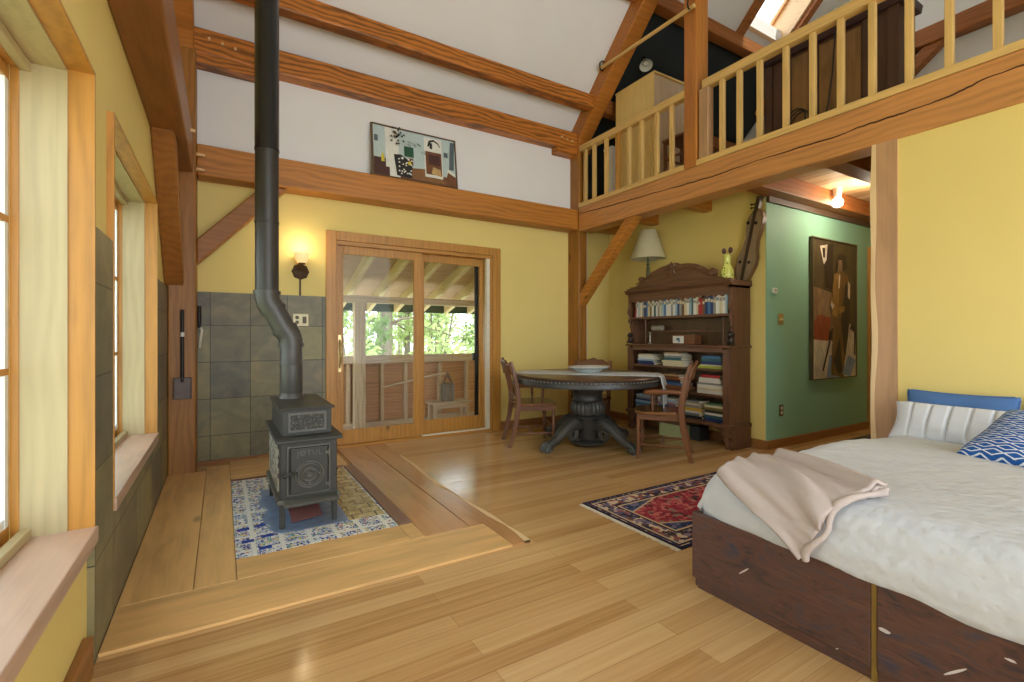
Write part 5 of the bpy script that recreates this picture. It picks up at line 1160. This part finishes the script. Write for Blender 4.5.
s2 = M.n('ShaderNodeSeparateColor'); M.l(vo.outputs['Color'], s2.inputs[0]); M.col(M.ramp(s2.outputs[0], [(0, srgb(34, 34, 44)), (0.5, srgb(66, 56, 58)), (0.75, srgb(104, 98, 100)), (0.9, srgb(50, 48, 66))], 'CONSTANT'))
obj('pile', MB().box(4.80, 6.70, 1.86, 2.51, 0.0005, 0.009), M.m, t)
obj('binding', MB().box(4.785, 4.80, 1.86, 2.51, 0.0005, 0.009).box(6.70, 6.715, 1.86, 2.51, 0.0005, 0.009), plain('runner_edge', srgb(120, 112, 104), 0.9), t)

# ------------------------------------------------------------------ bed
FX = 2.17
M = Mat('worn_bed_paint', 0.42); v = M.vec()
n1 = M.noise(M.map(v, (3, 2.2, 5)), 2.6, 6, 0.65, 1.5); n2 = M.noise(M.map(v, (10, 3.5, 60)), 2.0, 5, 0.65); n3 = M.noise(v, 5.5, 3)
c = M.ramp(n1, [(0.30, srgb(40, 40, 54)), (0.40, srgb(72, 52, 50)), (0.50, srgb(92, 62, 52)), (0.60, srgb(76, 60, 62)), (0.72, srgb(58, 56, 76))])
c = M.mix(M.ramp(n2, [(0.52, (0, 0, 0)), (0.72, (.55, .55, .55))]), c, srgb(124, 84, 66))
vs = M.n('ShaderNodeTexVoronoi'); vs.inputs['Scale'].default_value = 1.0; M.l(M.map(v, (9, 9, 20)), vs.inputs['Vector'])
sc_ = M.n('ShaderNodeSeparateColor'); M.l(vs.outputs['Color'], sc_.inputs[0])
chip = M.math('MULTIPLY', M.math('LESS_THAN', M.math('ADD', vs.outputs['Distance'], M.math('MULTIPLY', n2, 0.2)), 0.23), M.math('LESS_THAN', sc_.outputs[0], 0.34))
vq = M.n('ShaderNodeTexVoronoi'); vq.inputs['Scale'].default_value = 1.0
rt = M.n('ShaderNodeMapping'); rt.inputs['Rotation'].default_value = (0.75, 0, 0); M.l(v, rt.inputs['Vector']); M.l(M.map(rt.outputs[0], (9, 7, 70)), vq.inputs['Vector'])
sq = M.n('ShaderNodeSeparateColor'); M.l(vq.outputs['Color'], sq.inputs[0])
scr = M.math('MULTIPLY', M.math('LESS_THAN', vq.outputs['Distance'], 0.26), M.math('LESS_THAN', sq.outputs[1], 0.06)); chip = M.math('MAXIMUM', chip, scr)
c = M.mix(chip, c, srgb(206, 200, 200))
spot = M.ramp(M.noise(v, 3.1, 2), [(0.66, (0, 0, 0)), (0.72, (1, 1, 1))])
c = M.mix(M.math('MULTIPLY', spot, 0.7), c, srgb(40, 44, 58)); M.col(c).bump(n2, 0.2, 0.003)
worn = M.m
t = thing('platform_bed', 'low platform bed with worn dark brown drawer fronts', 'bed', (3.2, 0.6, 0))
Y0b, Y1b = -0.12, 1.41
obj('drawer_front', MB().box(FX, FX+0.022, 0.722, Y1b, 0.045, 0.335), worn, t, bevel=0.003)
obj('drawer_front', MB().box(FX, FX+0.022, -0.02, 0.704, 0.045, 0.335), worn, t, bevel=0.003)
obj('drawer_front', MB().box(FX, FX+0.022, Y0b, -0.038, 0.045, 0.335), worn, t, bevel=0.003)
obj('toe_kick', MB().box(FX+0.012, FX+0.03, Y0b+0.01, Y1b-0.022, 0.0, 0.06), worn, t)
obj('divider', MB().box(FX+0.004, FX+0.03, 0.7055, 0.7205, 0.0, 0.33), wood('divider_wood', srgb(128, 100, 44), 'z', 0.3, 0), t)
obj('side_panel', MB().box(FX+0.022, 4.24, Y1b-0.022, Y1b, 0.0, 0.335), worn, t, bevel=0.003); obj('side_panel', MB().box(FX+0.022, 4.24, Y0b, Y0b+0.022, 0.0, 0.335), worn, t, bevel=0.003)
obj('platform', MB().box(FX+0.022, 4.24, Y0b+0.022, Y1b-0.022, 0.285, 0.305), plain('platform_dark', srgb(70, 52, 40), 0.7), t)
# mattress under a white matelasse cover: rounded slab, resting on the platform
MX0, MX1, MY0, MY1 = 2.175, 4.235, -0.10, 1.372
def mat_top(x, y):
    """height of the covered mattress top"""
    def e(d, R): return 0 if d >= R else (1-math.sqrt(max(0, 1-(1-max(d, 0)/R)**2)))
    hd = max(0.0, min(1.0, (x-3.1)/0.8)); h = 0.555 - 0.038*hd*hd*(3-2*hd) - 0.012*math.cos((y-0.6)*2.2) + 0.006*math.sin(x*5+y*3)
    return h - 0.105*e(x-MX0, 0.13) - 0.11*e(MY1-y, 0.13) - 0.11*e(y-MY0, 0.13)
def prof(k):
    return k
def mattress():
    mb = MB(); nx, ny = 70, 60
    top = [[None]*(ny+1) for _ in range(nx+1)]
    for i in range(nx+1):
        for j in range(ny+1):
            u = i/nx; w = j/ny
            u2 = 0.5-0.5*math.cos(PI*u); w2 = 0.5-0.5*math.cos(PI*w)
            x = MX0+(MX1-MX0)*u2; y = MY0+(MY1-MY0)*w2
            q = 0.003*math.sin(x*38+2*math.sin(y*9))*math.sin(y*34+2*math.sin(x*7))
            top[i][j] = mb.bm.verts.new((x, y, mat_top(x, y)+q))
    for i in range(nx):
        for j in range(ny): mb.bm.faces.new((top[i][j], top[i+1][j], top[i+1][j+1], top[i][j+1]))
    loop = [(i, 0) for i in range(nx)] + [(nx, j) for j in range(ny)] + [(i, ny) for i in range(nx, 0, -1)] + [(0, j) for j in range(ny, 0, -1)]
    prev = [top[i][j] for i, j in loop]
    ctr = Vector(((MX0+MX1)/2, (MY0+MY1)/2, 0))
    def low(x, y):   # hem height: cover hangs a little over the drawer fronts toward the camera side
        if x < MX0+0.05: return 0.365-0.055*max(0, min(1, (1.35-y)/1.0)) + 0.006*math.sin(y*23)
        return 0.34
    for k, f_ in enumerate((0.25, 0.55, 0.85, 1.0)):
        cur = []
        for (i, j), pv in zip(loop, [top[i][j] for i, j in loop]):
            x, y, z = pv.co; zl = low(x, y); bul = 0.016*math.sin(PI*min(f_, .95))
            ox = -bul if i == 0 else 0; oy = -bul if j == 0 else (bul if j == ny else 0)
            if f_ == 1.0 and i == 0: ox = -0.012
            if i == 0 and x < MX0+1e-4: ox += 0.026-0.036*(1 if y < 1.2 else max(0, (1.372-y)/0.172))
            cur.append(mb.bm.verts.new((x+ox, y+oy, z+(zl-z)*f_)))
        n = len(loop)
        for a in range(n): mb.bm.faces.new((prev[a], prev[(a+1) % n], cur[(a+1) % n], cur[a]))
        prev = cur
    n = len(prev)
    inner = [mb.bm.verts.new((min(MX1-0.01, max(FX+0.026, v_.co.x+(0.03 if v_.co.x < 2.3 else 0))), min(MY1-0.01, max(MY0+0.01, v_.co.y)), 0.307)) for v_ in prev]
    for a in range(n): mb.bm.faces.new((prev[a], prev[(a+1) % n], inner[(a+1) % n], inner[a]))
    mb.bm.faces.new(inner)
    return mb
M = Mat('white_quilt', 0.9, spec=0.15); v = M.vec(False); q1 = M.voro(v, 34, 'Distance', 'SMOOTH_F1'); q2 = M.noise(v, 14, 4, 0.6, 0.5)
M.col(M.mix(q2, srgb(194, 198, 206), srgb(208, 212, 219))).bump(M.math('ADD', q1, M.math('MULTIPLY', q2, 0.8)), 0.35, 0.012)
t = thing('mattress', 'thick mattress under a white quilted cover on the platform bed', 'mattress', (3.2, 0.64, 0.307))
obj('quilted_cover', mattress(), M.m, t, smooth=True, angle=180)

# pillows
def pillow_mesh(w, h, d, channels=0, seed=1, pinch=0.75):
    """local: w along x, h along y, thickness along z"""
    rnd = random.Random(seed); ph = [rnd.uniform(0, 6) for _ in range(6)]
    mb = MB(); nu, nv = (150 if channels else 44), 26
    def P(u, v_, sg):
        a, b = 2*u-1, 2*v_-1
        t_ = (max(0, 1-abs(a)**3.2)*max(0, 1-abs(b)**3.2))**0.5
        kx = 1-0.05*(1-abs(b)**2)*0 - 0.04*(1-b*b)*(abs(a) > .9)
        x = a*w/2*(1-0.05*(1-b*b)*abs(a)**4); y = b*h/2*(1-0.06*(1-a*a)*abs(b)**4)
        z = sg*d/2*t_*(1+0.08*math.sin(3*a+ph[0])*math.sin(4*b+ph[1])+0.05*math.sin(7*a+ph[2]+3*b))
        if channels: z *= 1-0.45*max(0, math.cos((a+1)*channels*PI))**14
        return (x, y, z)
    A = [[mb.bm.verts.new(P(i/nu, j/nv, 1)) for j in range(nv+1)] for i in range(nu+1)]
    B = [[A[i][j] if i in (0, nu) or j in (0, nv) else mb.bm.verts.new(P(i/nu, j/nv, -1)) for j in range(nv+1)] for i in range(nu+1)]
    for i in range(nu):
        for j in range(nv):
            mb.bm.faces.new((A[i][j], A[i+1][j], A[i+1][j+1], A[i][j+1]))
            mb.bm.faces.new((B[i][j+1], B[i+1][j+1], B[i+1][j], B[i][j]))
    return mb
def pillow(name, label, mat, w, h, d, e1, e2, centre, channels=0, seed=1, extra=None):
    e1 = Vector(e1).normalized(); e2 = Vector(e2); e2 = (e2-e1*e1.dot(e2)).normalized(); e3 = e1.cross(e2)
    o = thing(name, label, 'pillow', centre)
    R3 = Matrix((e1, e2, e3)).transposed()
    o.rotation_euler = R3.to_euler()
    obj('cover', pillow_mesh(w, h, d, channels, seed), mat, o, local=True, smooth=True, angle=180)
    mb = MB(); pts = []
    for k in range(60):
        a = 2*PI*k/60; ca, sa = math.cos(a), math.sin(a); m_ = max(abs(ca), abs(sa))
        pa, pb_ = ca/m_, sa/m_
        pts.append((pa*w/2*(1-0.05*(1-pb_*pb_)*abs(pa)**4), pb_*h/2*(1-0.06*(1-pa*pa)*abs(pb_)**4), 0))
    mb.tube(pts+[pts[0]], 0.004, 6, cap=False)
    obj('seam_piping', mb, extra or mat, o, local=True, smooth=True)
    return o
wp = fabric('pillow_white', srgb(214, 218, 226), 200)
pillow('bolster_pillow', 'long white channel quilted pillow against the yellow wall', wp, 1.05, 0.255, 0.13, (0, -1, 0), (0.50, 0, 0.86), (4.035, 0.825, 0.592), 11, 2)
bl = fabric('pillow_blue', srgb(82, 116, 168), 260)
pillow('blue_pillow', 'slate blue pillow behind the long white one', bl, 0.52, 0.36, 0.12, (0, -1, 0), (0.14, 0, 0.99), (4.17, 1.065, 0.597), 0, 3)
pillow('grey_pillow', 'pale grey pillow behind the long white one beside the blue pillow', fabric('pillow_grey', srgb(196, 194, 192), 220), 0.55, 0.36, 0.09, (0, -1, 0), (0.12, 0, 0.99), (4.185, 0.49, 0.585), 0, 4)
M = Mat('ikat_blue', 0.9, spec=0.1); v = M.vec(False)
sp = M.n('ShaderNodeSeparateXYZ'); M.l(v, sp.inputs[0])
X_ = M.math('MULTIPLY', sp.outputs[0], 12.0); Y_ = M.math('MULTIPLY', sp.outputs[1], 34.0)
row = M.math('FLOOR', Y_); xs_ = M.math('ADD', X_, M.math('MULTIPLY', M.math('MODULO', row, 2.0), 0.5))
fx = M.math('ABSOLUTE', M.math('SUBTRACT', M.math('FRACT', M.math('ADD', xs_, 50.0)), 0.5)); fy = M.math('ABSOLUTE', M.math('SUBTRACT', M.math('FRACT', M.math('ADD', Y_, 50.0)), 0.5))
dm = M.math('ADD', fx, fy); dm = M.math('ADD', dm, M.math('MULTIPLY', M.noise(v, 60, 2), 0.12))
ring_ = M.math('LESS_THAN', M.math('ABSOLUTE', M.math('SUBTRACT', dm, 0.53)), 0.085)
M.col(M.mix(ring_, srgb(40, 92, 166), srgb(222, 230, 238))).bump(M.noise(v, 400, 2), 0.2, 0.003)
e1 = Vector((0.87, -0.20, 0.45)); e2 = Vector((-0.26, -0.97, 0.0))
A_ = Vector((3.52, 0.88, 0.525)); ct = A_ + e1.normalized()*0.22 + e2.normalized()*0.22
pillow('patterned_cushion', 'blue and white diamond patterned cushion leaning on the long white pillow', M.m, 0.46, 0.46, 0.13, e2, e1, ct, 0, 5)

# throw folded over the foot edge of the bed
def bed_surf(s, y, lift):
    """s: distance along the cover measured from the foot edge; negative hangs down the foot face."""
    pts = []
    R_ = 0.12
    if s >= R_: x = MX0+s-0.02; return Vector((x, y, mat_top(x, y)+lift))
    if s >= -0.05:
        a = (s+0.05)/(R_+0.05)*PI/2; x = MX0-0.012+0.112*(1-math.cos(a)); z0_ = mat_top(MX0+0.17, y)
        return Vector((x-lift*math.cos(a), y, z0_-0.105+0.105*math.sin(a)+lift*math.sin(a)))
    zb = mat_top(MX0+0.17, y)-0.105
    return Vector((MX0-0.022-lift*1.0, y, zb+(s+0.05)))
def throw(off, e, k):
    def fn(u, v_):
        # u across, v along (far -> near)
        yl = 1.27-0.37*v_ + 0.02*math.sin(v_*7); yr = 1.21-0.47*v_
        sl = 0.02-0.185*v_**1.3; sr = 0.36-0.17*v_ + e
        uu = u
        y = yl+(yr-yl)*uu; s = sl+(sr-sl)*uu
        wr = 0.012*math.sin(u*13+v_*2.5)*(0.6+0.4*v_)+0.007*math.sin(u*27+3*v_)+0.004*math.sin(u*49-5*v_)
        l = off+0.013+max(-0.008, wr) + 0.02*math.exp(-((u-1)/0.10)**2)
        return bed_surf(s, y, l)
    return MB().grid(fn, 46, 40)
cloth = fabric('throw_beige', srgb(186, 174, 170), 160, 0.95, 0.08, 0.4)
t = thing('throw_blanket', 'beige pink folded throw blanket draped over the foot of the bed', 'blanket', (2.35, 1.0, 0.5))
obj('upper_fold', throw(0.024, 0.0, 1), cloth, t, smooth=True, solid=0.012, angle=180)
obj('lower_fold', throw(0.004, 0.02, 2), cloth, t, smooth=True, solid=0.012, angle=180)
pts = [bed_surf(-0.165+0.355*(k/14), 0.90-0.16*(k/14)+0.012*math.sin(k*1.1), 0.028+0.008*math.sin(k*0.9)) for k in range(15)]
obj('folded_hem', MB().tube(pts, [0.012+0.003*math.sin(k) for k in range(15)], 10), cloth, t, smooth=True)

# ------------------------------------------------------------------ loft railing
t = thing('loft_railing', 'pale wooden loft railing with square balusters above the long tan beam', 'railing', (4.28, 2.0, 2.742))
rw = railwood('y'); rz = railwood('z')
obj('kick_rail', MB().box(4.225, 4.345, 3.12, 4.726, 2.742, 2.795), rw, t, bevel=0.003); obj('kick_rail', MB().box(4.225, 4.345, -2.6, 2.975, 2.742, 2.795), rw, t, bevel=0.003)
obj('hand_rail', MB().box(4.235, 4.32, 3.12, 4.725, 3.455, 3.525), rw, t, bevel=0.004); obj('hand_rail', MB().box(4.235, 4.32, -2.6, 2.92, 3.455, 3.53), rw, t, bevel=0.004)
for y in (4.64, 4.475, 4.26, 3.885, 3.70, 3.49, 3.295): obj('baluster', MB().box(4.25, 4.29, y-0.021, y+0.021, 2.795, 3.455), rz, t, bevel=0.003)
obj('baluster', MB().box(4.25, 4.29, 4.05, 4.095, 2.795, 3.455), honey('z'), t, bevel=0.003)
obj('newel', MB().box(4.24, 4.33, 2.86, 2.955, 2.795, 3.455), wood('newel_wood', srgb(178, 140, 102), 'z', 0.2, 0.2), t, bevel=0.004)
for y in (2.725, 2.555, 2.37, 2.15, 1.945, 1.75, 1.55, 1.34, 1.135, 0.915, 0.70, 0.49, 0.28, 0.07): obj('baluster', MB().box(4.25, 4.29, y-0.021, y+0.021, 2.795, 3.455), rz, t, bevel=0.003)
t = thing('curtain_rod', 'long wooden rod hung on black hooks between rafter and loft post', 'rod', (4.20, 3.6, 4.25))
obj('rod', MB().tube([(4.20, 4.30, 4.285), (4.20, 3.6, 4.27), (4.20, 2.97, 4.255)], 0.019, 12), railwood('y'), t, smooth=True)
for y in (4.255, 3.02):
    pts = [(4.232, y, 4.345), (4.205, y, 4.35)] + [(4.20+0.036*math.sin(a), y, 4.27-0.036*math.cos(a)) for a in [x*PI/6 for x in range(-5, 4)]]
    obj('hook', MB().tube([(4.232, y, 4.36), (4.19, y, 4.355), (4.163, y, 4.32), (4.160, y, 4.27), (4.178, y, 4.242), (4.205, y, 4.245), (4.222, y, 4.27)], 0.008, 8), blk, t, smooth=True)

# ------------------------------------------------------------------ things stored in the loft
FZ = 2.743
t = thing('loft_cabinet', 'pale plywood cabinet standing behind the loft railing near the rafter', 'cabinet', (4.85, 4.02, FZ))
cy = wood('cab_ply', srgb(228, 200, 132), 'z', 0.1, 0.1, 0.5); cyx = wood('cab_end', srgb(206, 184, 158), 'z', 0.15, 0.2, 0.5)
obj('carcass', MB().box(4.50, 5.12, 3.745, 4.33, FZ, 4.06), cyx, t, bevel=0.003)
obj('side_panel', MB().box(4.488, 4.50, 3.735, 4.335, FZ, 4.07), cy, t, bevel=0.002)
obj('top', MB().box(4.484, 5.13, 3.72, 4.34, 4.06, 4.08), cy, t, bevel=0.002)
for y in (3.80, 3.95, 4.1, 4.25): obj('batten', MB().box(4.472, 4.488, y-0.03, y+0.03, FZ, 3.46), cy, t, bevel=0.002)
t = thing('white_file_box', 'tall white storage box beside the pale loft cabinet', 'box', (4.62, 4.44, FZ))
obj('body', MB().box(4.45, 4.75, 4.36, 4.50, FZ, 3.42), plain('white_card', srgb(226, 228, 230), 0.6), t, bevel=0.004)
obj('lid', MB().box(4.445, 4.755, 4.355, 4.505, 3.42, 3.45), plain('white_card', srgb(226, 228, 230), 0.6), t, bevel=0.004)
t = thing('loft_stool', 'small brown wooden stool beside the pale loft cabinet', 'stool', (4.72, 3.52, FZ))
sw = wood('stool_wood', srgb(120, 74, 44), 'z', 0.3, 0)
obj('seat', MB().box(4.56, 4.88, 3.36, 3.68, FZ+0.52, FZ+0.55), sw, t, bevel=0.004)
for x in (4.57, 4.84):
    for y in (3.37, 3.64): obj('leg', MB().box(x, x+0.03, y, y+0.03, FZ, FZ+0.52), sw, t, bevel=0.003)
for z in (0.15, 0.33): obj('rung', MB().box(4.60, 4.84, 3.375, 3.395, FZ+z, FZ+z+0.02).box(4.60, 4.84, 3.645, 3.665, FZ+z, FZ+z+0.02).box(4.575, 4.595, 3.40, 3.64, FZ+z, FZ+z+0.02), sw, t)
# dark case piece seen from its back
t = thing('antique_dresser', 'dark wooden dresser seen from its rough back behind the loft railing', 'dresser', (4.72, 1.94, FZ))
bk = wood('case_dark', srgb(76, 50, 40), 'z', 0.4, 0.2, 0.5); bk2 = wood('case_rough', srgb(128, 94, 56), 'z', 0.5, 0.3, 0.6)
obj('carcass', MB().box(4.565, 4.84, 1.50, 2.50, FZ+0.04, 3.53), bk, t, bevel=0.004)
for y in (1.50, 1.66, 2.05, 2.43): obj('back_post', MB().box(4.548, 4.566, y, y+0.07, FZ, 3.53), bk, t, bevel=0.003)
for a, b in ((1.74, 2.04), (2.13, 2.26)): obj('back_board', MB().box(4.557, 4.566, a, b, FZ+0.1, 3.50), bk2, t)
obj('bottom_rail', MB().box(4.54, 4.566, 1.50, 2.50, FZ, FZ+0.06), bk2, t, bevel=0.004)
obj('crown', MB().prism([(4.53, 3.53), (4.50, 3.56), (4.49, 3.60), (4.87, 3.60), (4.85, 3.56), (4.84, 3.53)], 'y', 1.46, 2.54), wood('crown_dark', srgb(70, 50, 58), 'y', 0.3, 0), t, bevel=0.004)
wire = plain('black_wire', srgb(24, 24, 26), 0.5); rnd = random.Random(11)
tag(obj('coiled_cable', MB().tube([(4.535-0.004*k, 2.16+0.10*math.cos(k*.55)*(1-k*.006), 2.90+0.10*math.sin(k*.55)) for k in range(30)], 0.006, 6), wire, smooth=True), 'coil of black cable lying against the back of the dark dresser', 'cable')
tag(obj('hanging_cable', MB().tube([(4.53, 1.90, 3.57), (4.525, 1.915, 3.40), (4.53, 1.93, 3.2), (4.53, 1.96, 2.98), (4.53, 1.99, 2.86), (4.53, 2.03, 2.80)], 0.006, 6), wire, smooth=True), 'black cable hanging down the back of the dark dresser', 'cable')
t = thing('string_lights', 'tangled string of small pale lights along the dresser top', 'string lights', (4.53, 2.0, 3.60))
pts = []
for k in range(50): pts.append((4.53+0.02*math.sin(k*1.7), 2.32-0.62*k/49, 3.605+0.012*math.sin(k*1.1)))
obj('wire', MB().tube(pts, 0.004, 5), plain('green_wire', srgb(60, 96, 76), 0.5), t, smooth=True)
wl = plain('bulb_pale', srgb(206, 224, 212), 0.3)
for k in range(0, 50, 2):
    x, y, z = pts[k]; obj('bulb', MB().ball((x-0.012, y, z-0.012+0.02*rnd.uniform(-1, 1)), 0.013, (1, 1, 1.5), 1), wl, t, smooth=True)
t = thing('clamp_lamp', 'white clamp reflector lamp fixed to the dark loft ceiling', 'lamp', (4.72, 4.05, 4.45))
d_ = Vector((-0.25, -0.42, -0.87)).normalized(); q_ = Vector((0, 0, -1)).rotation_difference(d_).to_matrix()
obj('reflector', MB().lathe([(0.02, 0.0), (0.03, -0.02), (0.055, -0.05), (0.078, -0.10), (0.074, -0.10), (0.05, -0.048), (0.02, -0.015)], 28, (4.73, 4.09, 4.44), rot=q_, cap=False), plain('enamel_white', srgb(226, 228, 228), 0.3), t, smooth=True)
obj('bulb', MB().ball(Vector((4.73, 4.09, 4.44))+d_*0.06, 0.032, (1, 1, 1), 2), plain('bulb_white', srgb(236, 236, 230), 0.3), t, smooth=True)
obj('clamp', MB().tube([Vector((4.73, 4.09, 4.44)), Vector((4.73, 4.09, 4.44))-d_*0.06, (4.75, 4.16, 4.483)], [0.022, 0.02, 0.012], 10), blk, t, smooth=True)
